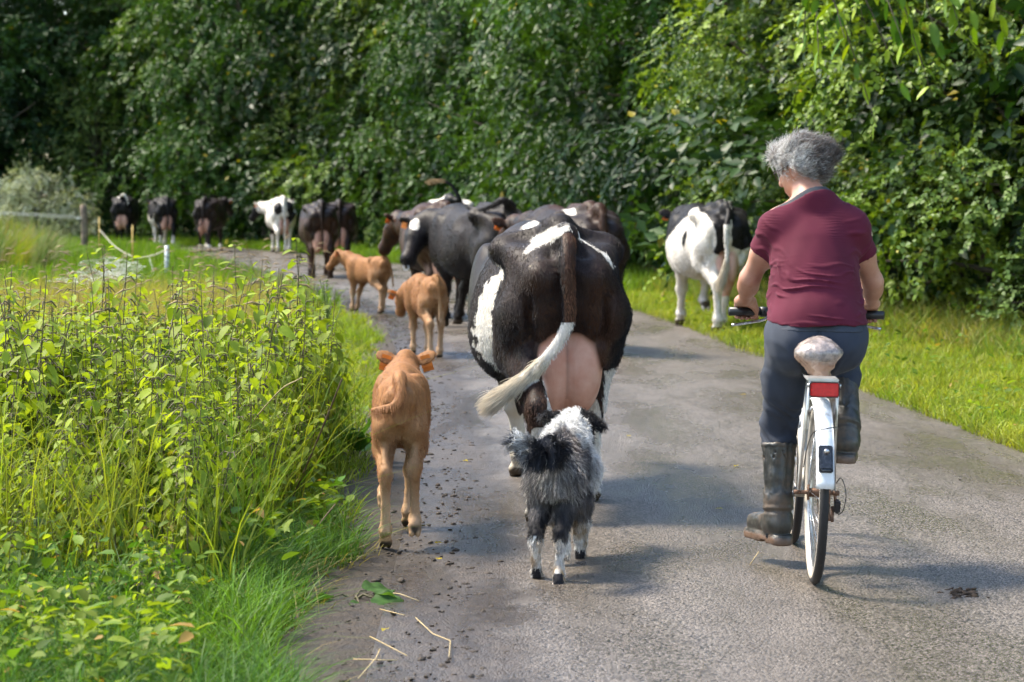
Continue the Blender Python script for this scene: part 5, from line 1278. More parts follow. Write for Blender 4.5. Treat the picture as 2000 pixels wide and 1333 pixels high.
TR = link_mesh('trousers', np_mesh('trousers', v, q), m.m, RIDER)
F = Field((-0.3, 0.02, 0.9), (0.3, 0.5, 1.06), 0.005); hips(F)
F.v -= 0.0115
cut(F, lambda X, Y, Z: np.maximum(Z - 1.0, 0.945 - Z - 0.02 * np.abs(X)))
v, q = F.arrays(); link_mesh('waistband', np_mesh('waistband', v, q), simple('slate_waistband', (0.032, 0.040, 0.056), .75, bump=.1), TR)
# rubber boots
m = MT('muddy_rubber'); oc = m.coords(); n1 = m.noise(9, oc, 6, .7); n2 = m.noise(30, oc, 5, .7, stretch=(1, 1, .35))
c = m.mix(m.ramp(n2, .4, .65), (0.030, 0.031, 0.028), (0.062, 0.06, 0.05)); c = m.mix(m.ramp(n1, .47, .66, 0, .85), c, (0.14, 0.095, 0.062))
mud = m.ramp(m.math('ADD', m.attr('mud'), m.math('MULTIPLY_ADD', n1, .8, -.4)), .35, .6); c = m.mix(mud, c, m.mix(n2, (0.09, 0.05, 0.035), (0.20, 0.13, 0.085))); m.base(c)
m.p('Roughness', m.ramp(n1, .4, .65, .30, .75)); m.p('Specular IOR Level', .6); m.bump(m.math('ADD', n2, m.math('MULTIPLY', mud, n1)), .45, .006)
M_BOOT = m.m
def boot(s, top, ank, fd):
    fd = unit(np.array(fd, float)); F = Field(np.minimum(np.minimum(top, ank), ank + fd * 0.24) - 0.14, np.maximum(np.maximum(top, ank), ank + fd * 0.24) + 0.14, 0.005)
    ax = unit(top - ank); F.cap(ank + ax * 0.03, top + ax * 0.03, 0.051, 0.070, .03)
    F.cap(ank + ax * .03, ank + np.array((0, 0, -.055)) , 0.053, 0.050, .03); F.cap(ank + np.array((0, 0, -.05)) - fd * .015, ank + fd * .16 + np.array((0, 0, -.068)), 0.047, 0.042, .04)
    for tt in np.linspace(0, 1, 3): pass
    a0 = ank + np.array((0, 0, -.115)); cut_z = a0[2]
    sole = Field(F.lo, F.lo + (F.n - 1) * F.h, F.h); sole.cap(a0 - fd * .03, a0 + fd * .02, .047, .046, .02); sole.cap(a0 + fd * .04, a0 + fd * .17, .044, .047, .02)
    sl, X, Y, Z = F.grid(F.lo, F.lo + F.n * F.h)
    sv = np.maximum(sole.v, np.abs(Z - cut_z - .002) - .020); sv = np.maximum(sv, -np.maximum(np.abs((X - a0[0]) * fd[0] + (Y - a0[1]) * fd[1] - .035) - .02, Z - cut_z + .008))
    F.v = smin(np.maximum(F.v, cut_z - Z), sv, .012)
    F.v = np.maximum(F.v, (X - top[0]) * ax[0] + (Y - top[1]) * ax[1] + (Z - top[2]) * ax[2])
    inner = Field(F.lo, F.lo + (F.n - 1) * F.h, F.h); inner.cap(top - ax * .05, top + ax * .05, .060, .064, .01); F.v = np.maximum(F.v, -inner.v)
    v, q = F.arrays(); nn = vert_normals(v, q)
    along_ = (v - ank) @ ax; rib = np.where(along_ > .06, 1, 0); sd2 = np.cross(ax, fd); ang = np.arctan2((v - ank) @ sd2, (v - ank) @ fd)
    v = v + nn * (rib * .0022 * np.sign(np.sin(ang * 7)) * (np.abs(np.sin(ang * 7)) > .5) + .0025 * vnoise(v, 20, 3) + .004 * np.exp(-((along_ - .0) / .02) ** 2) * np.sin(along_ * 200) + .0035 * (np.linalg.norm(v - top, axis=1) < .085) * (np.abs((v - top) @ ax) < .012))[:, None]
    md = np.clip((ank[2] - .085 - v[:, 2]) / .04, 0, 1)
    b = link_mesh('boot', np_mesh('boot', v, q, {'mud': md}), M_BOOT, RIDER)
    return b
boot(-1, KNE[-1] * 0.80 + ANK[-1] * 0.20 + np.array((-0.002, -0.01, 0.0)), ANK[-1] + np.array((0, 0, 0.03)), (-0.36, 0.72, 0))['label'] = 'rubber boot on the lower pedal with toe turned out'
boot(1, KNE[1] * 0.80 + ANK[1] * 0.20, ANK[1] + np.array((0, 0, 0.02)), (0.10, 0.95, 0))['label'] = 'muddy rubber boot on the raised pedal'
# glasses
M_FRAME = simple('tortoise_frame', (0.03, 0.016, 0.010), .3)
an = np.linspace(0, 2 * np.pi, 25)
GL = None
for s in (-1, 1):
    pts = np.array([hp(s * 0.033 + 0.027 * math.cos(a), 0.108 - 0.02 * abs(s * 0.033 + 0.027 * math.cos(a)) / 0.06, 0.004 + 0.022 * math.sin(a)) for a in an])
    g = tube('glasses' if GL is None else 'rim', pts, 0.0022, M_FRAME, RIDER if GL is None else GL, 6)
    if GL is None: GL = g
    tube('temple_arm', [hp(s * 0.060, 0.092, 0.010), hp(s * 0.079, 0.04, 0.012), hp(s * 0.083, -0.008, 0.016), hp(s * 0.080, -0.03, 0.0)], 0.0022, M_FRAME, GL, 6, 4)
tube('bridge', [hp(-0.008, 0.108, 0.008), hp(0, 0.112, 0.012), hp(0.008, 0.108, 0.008)], 0.002, M_FRAME, GL, 6)
# hair: curly grey, pinned up behind
F = Field(HC - 0.2, HC + 0.2, 0.006)
F.ell(hp(0, -0.02, 0.035), (0.084, 0.096, 0.084), .03, HR); F.ell(hp(0, -0.05, 0.0), (0.072, 0.062, 0.068), .03, HR)
F.ell(hp(0.02, -0.095, 0.025), (0.055, 0.048, 0.05), .03, HR); F.ell(hp(0, 0.055, 0.075), (0.065, 0.04, 0.035), .03, HR)
fc = [hp(0, 0.10, -0.02)] ; F.ell(hp(0, 0.115, -0.03), (0.10, 0.075, 0.075), .02, HR, sub=True)
for s in (-1, 1): F.ell(hp(s * 0.085, 0.01, -0.025), (0.03, 0.028, 0.045), .02, HR, sub=True)
v, q = F.arrays(); nn = vert_normals(v, q)
hl_ = (v - HC) @ HR
v = v + nn * (.005 * vnoise(v, 45, 2) + .003 * vnoise(v, 90, 3))[:, None]
gf = np.clip(.78 + hl_[:, 1] * 7 - hl_[:, 0] * 2.0 + .4 * vnoise(v, 25, 5), 0, 1)[:, None]  # sunlight painted in: front left lighter, pinned-up back darker
Ch = np.array((.10, .09, .088)) * (1 - gf) + np.array((.66, .64, .62)) * gf
m = MT('grey_hair'); m.base(m.attr('col', 'Color')); m.p('Roughness', .6)
HAIR = link_mesh('hair', np_mesh('hair', v, q, {'col': Ch * .6}), m.m, RIDER)
r_ = np.random.default_rng(2); N_ = 17000
idx = r_.choice(len(v), N_); P = v[idx] + r_.normal(0, .002, (N_, 3)); lc = hl_[idx]
sw = np.stack([-lc[:, 0] * 2.0, -0.10 - lc[:, 1] * 0.2 - 0.6 * np.ones(N_), 0.25 - lc[:, 2] * 2.2], 1)
sw = sw @ HR.T; sw = sw - nn[idx] * np.sum(sw * nn[idx], 1, keepdims=True)
cl = np.stack([vnoise(P, 50, k) for k in (41, 42, 43)], 1)
fly = (r_.random(N_) < .10)[:, None]; D = unit(sw) * 1.1 + nn[idx] * np.where(fly, .9, .20) + np.where(fly, .9, .50) * cl + r_.normal(0, .16, (N_, 3))
g2 = np.clip(gf[idx] + r_.normal(0, .3, (N_, 1)), 0, 1); Cc = np.array((.07, .058, .055)) * (1 - g2) + np.array((.78, .76, .73)) * g2
brn = r_.random(N_) < .10; Cc[brn] = np.array((.28, .19, .15))
hair('curls', P, D, r_.uniform(.022, .055, N_), M_FUR, HAIR, .0006, 9, .10, .05, 3, Cc, 1.2)
# ------------------------------------------------------------------ nettles
def nettle_leaf_outline(teeth=6):
    pts = []
    for i in range(teeth * 2 + 1):
        t = i / (teeth * 2); w = 0.36 * math.sin(math.pi * min(1, 0.16 + t * 0.84)) ** 0.8 * (1 - 0.25 * t)
        if i % 2 == 0 and 0 < i < teeth * 2: w *= 0.86
        if i == teeth * 2: w = 0.0
        if i == 0: w = 0.12
        pts.append((w, t))
    return pts
OUT = nettle_leaf_outline()
def leaf_local(curve=0.5):
    """verts (side, along, normal) with mid rib; unit length"""
    n = len(OUT); V = []
    for (w, t) in OUT:
        z = -curve * t * t * 0.5
        V += [(-w, t, z + 0.10 * w), (0, t, z - 0.03), (w, t, z + 0.10 * w)]
    F = []
    for i in range(n - 1):
        a = 3 * i; F += [(a, a + 1, a + 4, a + 3), (a + 1, a + 2, a + 5, a + 4)]
    return np.array(V), np.array(F)
LV, LF = leaf_local()
G0, G1, GY = np.array((0.11, 0.18, 0.022)), np.array((0.29, 0.37, 0.045)), np.array((0.36, 0.33, 0.05))
def leaf_mesh(name, c, seed):
    r = np.random.default_rng(seed); v = LV.copy(); v[:, 2] += 0.02 * np.sin(v[:, 1] * 14 + r.uniform(0, 6)) * np.abs(v[:, 0]) * 3
    col = np.tile(c, (len(v), 1)) * (0.85 + 0.3 * r.random((len(v), 1))); col[1::3] *= 1.2
    me = np_mesh(name, v, LF, {'col': col}); me.materials.append(M_NETTLE); me.polygons.foreach_set('use_smooth', np.ones(len(me.polygons), bool)); return me
LEAVES = [leaf_mesh('leaf', G0 * (1 - f) + G1 * f, i) for i, f in enumerate((0.0, 0.3, 0.5, 0.8, 1.0))] + [leaf_mesh('leaf', GY, 9)]
def nettle_spec(seed):
    r = np.random.default_rng(seed); h = r.uniform(0.68, 0.98); b = r.uniform(0, 6.28); ln = r.uniform(0.02, 0.2)
    top = np.array((ln * math.cos(b), ln * math.sin(b), h)); stem = catmull([(0, 0, -0.05), top * np.array((0.25, 0.25, 0.5)), top], 5)
    L = []; n = int(r.integers(11, 15))
    for i in range(n):
        t = 0.22 + 0.76 * i / (n - 1); k = t * (len(stem) - 1.01); p = stem[int(k)] + (stem[int(k) + 1] - stem[int(k)]) * (k % 1)
        a0 = b + i * 1.57 + r.normal(0, 0.25)
        for q in (0, math.pi):
            if r.random() < 0.06: continue
            a = a0 + q; size = (0.072 if t < 0.8 else 0.072 * (1 - (t - 0.8) * 2.6)) * r.uniform(0.75, 1.2)
            pit = r.uniform(-1.0, -0.25) if t < 0.85 else r.uniform(-0.5, 0.4)
            ax = np.array((math.cos(a) * math.cos(pit), math.sin(a) * math.cos(pit), math.sin(pit)))
            p0 = p + np.array((math.cos(a), math.sin(a), 0.3)) * 0.028
            L.append((p0, ax, size, t, r.normal(0, 0.25)))
    T = []
    for i in range(10):
        t = r.uniform(0.66, 0.97); k = t * (len(stem) - 1.01); p = stem[int(k)]; a = r.uniform(0, 6.28); l = r.uniform(0.03, 0.075)
        d = np.array((math.cos(a), math.sin(a), 0.2)); T.append(np.array([p, p + d * l * 0.5, p + d * l * 0.85 + np.array((0, 0, -l * 0.45))]))
    return stem, L, T
def leaf_matrix(p0, ax, size, roll):
    up = np.array((0, 0, 1.0)); sd_ = np.cross(ax, up); sd_ = unit(sd_); nn = np.cross(sd_, ax); c, s = math.cos(roll), math.sin(roll)
    s2 = sd_ * c + nn * s; n2 = -sd_ * s + nn * c
    return np.stack([s2 * size, ax * size, n2 * size], 1), p0
M_STEMG = simple('nettle_stem', (0.10, 0.085, 0.04), 0.7, var=0.4, scale=30)
M_TASS = simple('nettle_flower', (0.17, 0.19, 0.08), 0.8, var=0.3, scale=60)
def stem_arrays(stem, T, sides=5):
    parts = [tube_arrays(stem, np.linspace(0.0042, 0.0018, len(stem)), sides)[:2]]
    for x in T: parts.append(tube_arrays(x, np.array((0.0016, 0.0034, 0.0022)), 4)[:2])
    return join_arrays(parts)
def foliage_arrays(L, r):
    parts, cols = [], []
    for p0, ax, size, t, roll in L:
        Mx, o = leaf_matrix(p0, ax, size, roll); parts.append((LV @ Mx.T + o, LF))
        f = np.clip(0.35 + 0.5 * t + r.normal(0, 0.3), 0, 1); c = G0 * (1 - f) + G1 * f
        if t < 0.5 and r.random() < 0.10: c = GY * r.uniform(0.7, 1.1)
        cols.append(np.tile(c, (len(LV), 1)) * r.uniform(0.8, 1.2))
    V, F = join_arrays(parts); return V, F, np.concatenate(cols)
SPECS = [nettle_spec(100 + i) for i in range(14)]
r_ = np.random.default_rng(77)
VAR = []
for stem, L, T in SPECS:
    V, F = stem_arrays(stem, T); ms = np_mesh('stem', V, F); ms.materials.append(M_STEMG)
    V, F, C = foliage_arrays(L, r_); mf = np_mesh('foliage', V, F, {'col': C}); mf.materials.append(M_NETTLE)
    for q in (ms, mf): q.polygons.foreach_set('use_smooth', np.ones(len(q.polygons), bool))
    VAR.append((ms, mf))
nettle_r = lambda y: np.interp(y, (7.3, 9.5, 11, 13.6, 16, 18), (-1.15, -1.06, -1.03, -0.98, -1.12, -1.5))
NP = []
while len(NP) < 1120:
    y = 7.3 + 8.0 * r_.random(); x = r_.uniform(-0.222 * y - 0.25, nettle_r(y) + r_.normal(0, 0.05))
    if y < 8.8 and (x > -1.15 or r_.random() < 0.55): continue
    if y < 9.5 and r_.random() < 0.5: continue
    if y < 10.3 and r_.random() < 0.25: continue
    if y > 13.6 and r_.random() < (y - 13.6) / 1.7: continue
    if math.sin(x * 5 + y * 3) + math.sin(y * 4.1 - x * 2) < -1.5: continue
    NP.append((x, y))
NP.sort(key=lambda p: p[1])
NEAR = 26; IND = 250
for i, (x, y) in enumerate(NP[:IND]):
    k = int(r_.integers(len(VAR))); ms, mf = VAR[k]; sc = float(r_.uniform(0.55, 1.08)) * float(np.interp(y, (7.3, 8.6, 9.8), (0.42, 0.55, 1.0))) * (1 + .22 * math.sin(x * 3.1 + 2) * math.sin(y * 1.9))
    t = empty('nettle_plant', (x, y, -0.01), float(r_.uniform(0, 6.28))); t.scale = (sc,) * 3
    lab, gr_ = (('stinging nettle on the roadside edge of the patch near the calf', 'nettles along the roadside') if x > nettle_r(y) - 0.35 else
        ('small stinging nettle in the grass in front of the patch', 'small nettles in the grass') if y < 9.2 else
        ('stinging nettle at the left picture edge near the front of the patch', 'nettles at the left edge') if x / y < -0.165 else
        ('stinging nettle with toothed green leaves in the front middle of the patch', 'nettles in the front of the patch'))
    tag(t, lab, 'nettle', gr_)
    link_mesh('stem', ms, None, t, False)
    if i < NEAR:
        for (p0, ax, size, tt, roll) in SPECS[k][1]:
            Mx, o = leaf_matrix(p0, ax, size, roll); f = np.clip(0.35 + 0.5 * tt + r_.normal(0, 0.3), 0, 1)
            me = LEAVES[5] if (tt < 0.5 and r_.random() < 0.12) else LEAVES[int(f * 4.99)]
            l = bpy.data.objects.new('leaf', me); COL.objects.link(l); l.parent = t
            M4 = Matrix.Identity(4)
            for a in range(3):
                for b in range(3): M4[a][b] = Mx[a, b]
                M4[a][3] = o[a]
            l.matrix_local = M4
    else:
        fo = link_mesh('foliage', mf, None, t, False); fo['kind'] = 'stuff'
for i in range(26):
    y = float(r_.uniform(9.6, 14.5)); x = float(r_.uniform(-0.2 * y, nettle_r(y) - 0.15)); ms, mf = VAR[int(r_.integers(len(VAR)))]
    t = empty('nettle_plant', (x, y, -0.01), float(r_.uniform(0, 6.28))); sc = float(r_.uniform(1.12, 1.32)); t.scale = (sc * .9, sc * .9, sc)
    tag(t, 'tall stinging nettle standing above the rest of the patch', 'nettle', 'tall nettles'); link_mesh('stem', ms, None, t, False); fo = link_mesh('foliage', mf, None, t, False); fo['kind'] = 'stuff'
p_ = scatter(9000, 8.6, 15.5, fov_l, lambda y: nettle_r(y) + .1, 1.0, 0.1, 61)
gset('tall_stray_grass', 'tall thin grass blades growing up among the nettles', p_, 0.45, 0.95, 0.006, GREEN * 1.2, YEL, 0.5, 0.45, 61)
parts, cols, sparts = [], [], []
ARR = []
for stem, L, T in SPECS: ARR.append((stem_arrays(stem, T[:4], 3), foliage_arrays(L, r_)))
for (x, y) in NP[IND:]:
    (sv, sf), (fv, ff, fc) = ARR[int(r_.integers(len(ARR)))]; a = r_.uniform(0, 6.28); s = r_.uniform(0.6, 1.08) * (1 + .2 * math.sin(x * 3.1 + 2) * math.sin(y * 1.9)); c_, s_ = math.cos(a) * s, math.sin(a) * s
    Rm = np.array(((c_, s_, 0), (-s_, c_, 0), (0, 0, s)))
    parts.append((fv @ Rm + (x, y, 0), ff)); cols.append(fc * r_.uniform(0.85, 1.15)); sparts.append((sv @ Rm + (x, y, 0), sf))
t = empty('nettle_patch', (-2.5, 14, 0)); tag(t, 'mass of sunlit stinging nettles filling the left verge behind the nearer plants', 'nettles', kind='stuff')
V, F = join_arrays(parts); o = link_mesh('foliage', np_mesh('foliage', V - (-2.5, 14, 0), F, {'col': np.concatenate(cols)}), M_NETTLE, t, False); o['kind'] = 'stuff'
V, F = join_arrays(sparts); o = link_mesh('stems', np_mesh('stems', V - (-2.5, 14, 0), F), M_STEMG, t, False); o['kind'] = 'stuff'

# ------------------------------------------------------------------ broad-leaved weeds
def big_leaf_mesh(name, w, wave, c, seed):
    r = np.random.default_rng(seed); nx, ny = 9, 13; V, C = [], []
    for j in range(ny):
        t = j / (ny - 1); hw = w * math.sin(math.pi * (0.08 + 0.92 * t) ** 0.8) ** 0.75 * (1 if j < ny - 1 else 0.02)
        for i in range(nx):
            u = (i / (nx - 1) - 0.5) * 2; V.append((u * hw, t, 0.22 * abs(u) * hw - 0.35 * t * t * 0.5 + wave * math.sin(t * 15 + u * 3) * abs(u)))
            C.append(c * (0.9 + 0.25 * (abs(u) < 0.13) + 0.1 * r.normal()))
    f = [(j * nx + i, j * nx + i + 1, (j + 1) * nx + i + 1, (j + 1) * nx + i) for j in range(ny - 1) for i in range(nx - 1)]
    me = np_mesh(name, np.array(V), np.array(f), {'col': np.array(C)}); me.materials.append(M_NETTLE); return me
BIGL = [big_leaf_mesh('leaf', 0.26, 0.03, np.array((0.055, 0.14, 0.022)), 1), big_leaf_mesh('leaf', 0.36, 0.04, np.array((0.075, 0.165, 0.04)), 2)]
def put_leaf(parent, me, p0, ax, size, roll=0.0):
    Mx, o = leaf_matrix(np.array(p0), unit(np.array(ax, float)), size, roll); l = bpy.data.objects.new('leaf', me); COL.objects.link(l); l.parent = parent
    M4 = Matrix.Identity(4)
    for a in range(3):
        for b in range(3): M4[a][b] = Mx[a, b]
        M4[a][3] = o[a]
    l.matrix_local = M4; return l
def weed(name, label, cat, loc, n, size, rise, seed, which=0):
    r = np.random.default_rng(seed); t = empty(name, (loc[0], loc[1], 0)); tag(t, label, cat)
    st = []
    for i in range(n):
        a = i * 2.4 + r.normal(0, .3); e = r.uniform(*rise); d = np.array((math.cos(a) * math.cos(e), math.sin(a) * math.cos(e), math.sin(e))); b = d * size * 0.45 * r.uniform(.7, 1.2)
        st.append(tube_arrays(np.array([(0, 0, 0), b * 0.5 + (0, 0, .02), b]), np.array((.005, .004, .003)), 5)[:2]); put_leaf(t, BIGL[which], b, d + np.array((0, 0, -0.35)), size * r.uniform(.75, 1.15), r.normal(0, .3))
    V, F = join_arrays(st); link_mesh('stalks', np_mesh('stalks', V, F), M_STEMG, t); return t
weed('dock_plant', 'dark green broad-leaved dock beside the near calf', 'weed', gp(690, 905)[:2], 9, 0.24, (0.5, 1.35), 1)
weed('burdock_plant', 'low pale broad leaves lying at the muddy road edge', 'weed', gp(690, 1175)[:2], 6, 0.17, (0.05, 0.4), 2, 1)
weed('bramble_plant', 'broad green leaves low in the grass at bottom left', 'weed', gp(310, 1260)[:2], 8, 0.16, (0.3, 1.1), 3, 1)
weed('bindweed_plant', 'large blurred green leaves at the lower left corner', 'weed', gp(60, 1190)[:2], 9, 0.2, (0.4, 1.2), 4, 0)
# tall dock spike above the nettles
t = empty('dock_spike', (-1.02, 13.3, 0)); tag(t, 'tall green dock flower spike rising at the right end of the nettles', 'weed')
parts = [tube_arrays(np.array([(0, 0, 0), (0.01, 0, .5), (0.0, 0, 1.0)]), np.array((.006, .005, .003)), 6)[:2]]
r_ = np.random.default_rng(4); seeds = []
for br_ in range(7):
    a = r_.uniform(0, 6.28); z0 = r_.uniform(.68, .86); ln = 0.0 if br_ == 0 else r_.uniform(.10, .2); top = np.array((0, 0, 1.03)) if br_ == 0 else np.array((math.cos(a) * ln * .6, math.sin(a) * ln * .6, z0 + ln))
    b0 = np.array((0, 0, .75)) if br_ == 0 else np.array((0, 0, z0)); parts.append(tube_arrays(np.array([b0, (b0 + top) / 2 + (0, 0, .01), top]), np.array((.003, .0025, .0015)), 5)[:2])
    for k in range(46 if br_ == 0 else 24): u = r_.random(); seeds.append(b0 * (1 - u) + top * u + r_.normal(0, .008 * (1.3 - u), 3))
V, F = join_arrays(parts); link_mesh('stem', np_mesh('stem', V, F), simple('dock_stem', (0.13, 0.19, 0.05), .6), t)
o = clods('seeds', seeds, r_.uniform(.004, .008, len(seeds)), simple('dock_seed', (0.20, 0.27, 0.05), .7), 3); o.parent = t; o['kind'] = 'stuff'
for k in range(5): put_leaf(t, BIGL[0], (0, 0, .15 + .1 * k), (math.cos(k * 2.4), math.sin(k * 2.4), .5), .2)
# broken hogweed stem and leaning dead stalks
tube('hogweed_stem', [gp(290, 1172, 0.02), gp(300, 1118, .12), gp(304, 1112, .13), gp(352, 1095, .155), gp(362, 1086, .16), gp(405, 1035, .24), gp(416, 1018, .26)], 0.0095, simple('hogweed_green', (0.11, 0.16, 0.045), .55), None, 8, 3)
tag(bpy.context.scene.objects['hogweed_stem'], 'thick green bent plant stem lying in the grass below the nettles', 'stem')
def stalk(pts, rad, lab, col=(0.30, 0.22, 0.12)):
    o = tube('dead_stalk', pts, rad, simple('dead_stalk', col, .8), None, 6, 4); return tag(o, lab, 'stalk')
stalk([gp(430, 1050), gp(470, 870, .42), gp(540, 770, .70), gp(590, 738, .80)], np.array((.004, .0035, .003, .0025)), 'long pale dry stalk leaning right across the nettles', (0.36, 0.28, 0.14))
stalk([gp(560, 1000, .05), gp(620, 860, .5), gp(668, 740, .78)], np.array((.0045, .004, .003)), 'brown bare stalk leaning beside the dock spike', (0.14, 0.085, 0.05))
stalk([gp(575, 1110), gp(620, 1030, .16), gp(655, 985, .24)], np.array((.0035, .003, .0025)), 'short broken brown stalk in the grass beside the muddy edge', (0.16, 0.11, 0.06))
t = stalk([gp(520, 640), gp(505, 560, .45), gp(478, 468, 1.02)], np.array((.004, .0035, .003)), 'tall thin brown grass stalk standing against the lane', (0.26, 0.15, 0.07))
# grass seed heads
r_ = np.random.default_rng(12); P, H = [], []
V_, F_, C_ = [], [], []
pts = scatter(300, 11.5, 27, fov_l, lambda y: mud_l(y) - 0.5, 0.9, 0, 14); parts = []; hd = []
for p in pts:
    h = r_.uniform(.65, 1.05); a = r_.uniform(-.8, .8); l = r_.uniform(.05, .28); top = p + np.array((l * math.cos(a), l * math.sin(a) * .5, h)); mid = (p + top) / 2 + np.array((-l * .2 * math.cos(a), 0, .03))
    parts.append(tube_arrays(np.array([p, mid, top]), np.array((.0016, .0014, .001)), 3)[:2]); e = top + np.array((math.cos(a) * .09, 0, .055 - l * .35)); parts.append(tube_arrays(np.array([top, (top + e) / 2 + np.array((0, 0, .01)), e]), np.array((.002, .0062, .0015)), 5)[:2])
V, F = join_arrays(parts); o = link_mesh('seed_heads', np_mesh('seed_heads', V, F), simple('seed_head', (0.34, 0.24, 0.13), .8, var=.35, scale=3)); tag(o, 'brown nodding grass seed heads above the dry meadow', 'grass', kind='stuff')

# ------------------------------------------------------------------ fence remains
M_WOOD = simple('weathered_wood', (0.20, 0.15, 0.11), .9, var=.4, scale=9, bump=.6)
M_STAKE = simple('yellow_stake', (0.62, 0.42, 0.10), .5); M_PLAST = simple('white_plastic', (0.74, 0.76, 0.74), .4, dirt=((0.3, 0.28, 0.22), 16, .6)); M_TAPE = simple('white_tape', (0.66, 0.66, 0.60), .7)
def at(px, py, d):
    a = (px - 1000.0) / FPX; b = -(py - 666.5) / FPX; y = math.cos(PITCH) + math.sin(PITCH) * b; z = -math.sin(PITCH) + math.cos(PITCH) * b
    return np.array((a * d / y, d, CAM_H + z * d / y))
pw = at(163, 400, 62); t = tube('fence_post', [(pw[0], 62, -.1), (pw[0] + .02, 62, .6), (pw[0] - .01, 62, pw[2])], np.array((.10, .09, .085)), M_WOOD, None, 9, 4); tag(t, 'weathered wooden fence post with white insulator', 'fence post')
box('insulator', (pw[0] - .12, 61.95, at(160, 427, 62)[2]), (.14, .05, .05), M_PLAST, t, .01)
for (a, b, n_) in ((417, 424, 'upper'), (421, 428, 'lower')):
    o = tube('fence_tape', [at(-60, a - 4, 60), at(80, a + 2, 61), at(160, b, 61.9)], 0.012, M_TAPE, None, 5, 6); tag(o, '%s white fence tape stretched from the wooden post to the left' % n_, 'fence tape')
def stake(px, top, d, lab):
    p = at(px, top, d); o = tube('stake', [(p[0], d, -.1), (p[0] + .005, d, p[2] * .5), (p[0] + .01, d, p[2])], .016, M_STAKE, None, 6); return tag(o, lab, 'stake')
stake(193, 424, 56, 'thin yellow fence stake with white clip near the wooden post'); stake(258, 440, 46, 'thin yellow fence stake leaning beside the white post')
p = at(326, 480, 42); t = tube('plastic_post', [(p[0] - .02, 42, -.1), (p[0], 42, p[2] * .6), (p[0], 42, p[2])], .040, M_PLAST, None, 8); tag(t, 'short white plastic fence post in the grass', 'fence post')
multi_tube('black_cord', [([p + np.array((.042 * math.cos(a), .042 * math.sin(a), -.12 - .016 * a)) for a in np.linspace(0, 12, 40)], .006)], M_BLACKP, t, 4)
o = tube('fence_rope', [at(195, 450, 56), at(225, 482, 52), at(262, 502, 47), at(295, 500, 44), at(322, 490, 42)], .010, simple('hemp_rope', (0.46, 0.42, 0.33), .85), None, 6, 8); tag(o, 'slack pale rope sagging between yellow stake and white post', 'rope')
r_ = np.random.default_rng(8); segs = []
for k in range(24):
    u = r_.random(); c0 = at(255 - 95 * u, 512 + 42 * u, 40 - 8 * u); c0[2] = max(.25, c0[2]) ; q = [c0 + r_.normal(0, (.3, .35, .07)) for _ in range(5)]; segs.append((catmull(q, 4), .0045))
o = multi_tube('tangled_tape', segs, M_TAPE, None, 3); tag(o, 'tangled heap of white fence tape lying in the dry grass', 'fence tape')

# ------------------------------------------------------------------ chestnut bough hanging in from the right
CH = (8.6, 24.0); t = empty('chestnut_tree', (*CH, 0)); tag(t, 'chestnut with long bright leaves on a bough hanging at upper right', 'tree')
base = np.array((*CH, 0)); bough = catmull([base + (0, 0, -.1), base + (-.3, -.2, 2.2), (6.9, 22.6, 3.9), (5.2, 21.6, 4.25), (3.7, 21.2, 3.95), (2.6, 21.1, 3.55)], 6) - base
v, f, k, s = tube_arrays(bough, np.linspace(.16, .012, len(bough)), 8); link_mesh('trunk', np_mesh('trunk', v, np.array(f)), M_BARK, t)
def long_leaf(c, seed):
    r = np.random.default_rng(seed); n = 15; V, C = [], []
    for j in range(n):
        u = j / (n - 1); hw = .2 * math.sin(math.pi * (.05 + .95 * u)) ** .8 * (1.0 if j % 2 else .84) * (1 if j < n - 1 else .02)
        for q in (-1, 0, 1): V.append((q * hw, u, .25 * abs(q) * hw - .3 * u * u + .02 * math.sin(u * 9))); C.append(c * (.9 + .2 * (q == 0)))
    F = [(3 * j + i, 3 * j + i + 1, 3 * j + i + 4, 3 * j + i + 3) for j in range(n - 1) for i in (0, 1)]
    me = np_mesh('leaf', np.array(V), np.array(F), {'col': np.array(C)}); me.materials.append(M_LEAF); return me
LONG = [long_leaf(np.array(c), i) for i, c in enumerate(((0.09, 0.19, 0.022), (0.16, 0.28, 0.025), (0.26, 0.37, 0.025)))]
r_ = np.random.default_rng(21); twg = []
for (px, py, n_, sc) in ((1568, 40, 8, 1), (1600, 85, 9, 1), (1650, 30, 8, 1), (1690, 5, 6, 1), (1765, 40, 8, 1), (1800, 80, 9, 1.05), (1830, 30, 7, 1), (1880, 25, 9, 1.15), (1905, 5, 7, 1.1), (1760, 118, 4, .8), (1815, 125, 5, .9), (1710, 195, 5, .8), (1960, 15, 7, 1)):
    tip = at(px, py + 45, 21.0 + r_.uniform(-.5, .5)) - base; j = int(np.argmin(np.linalg.norm(bough[18:] - tip, axis=1))) + 18; p0 = bough[j]
    tw = catmull([p0, (p0 + tip) / 2 + (0, 0, .12), tip], 5); twg.append(tube_arrays(tw, np.linspace(.012, .003, len(tw)), 5)[:2])
    for i in range(n_):
        u = .35 + .65 * (i + 1) / n_; q = tw[int(u * (len(tw) - 1))]; a = i * 2.3 + r_.normal(0, .3); pit = r_.uniform(-1.35, -.35)
        put_leaf(t, LONG[int(r_.integers(3))], q, (math.cos(a) * math.cos(pit), math.sin(a) * math.cos(pit), math.sin(pit)), .2 * sc * r_.uniform(.75, 1.2), r_.normal(0, .5))
V, F = join_arrays(twg); link_mesh('twigs', np_mesh('twigs', V, F), M_BARK, t)

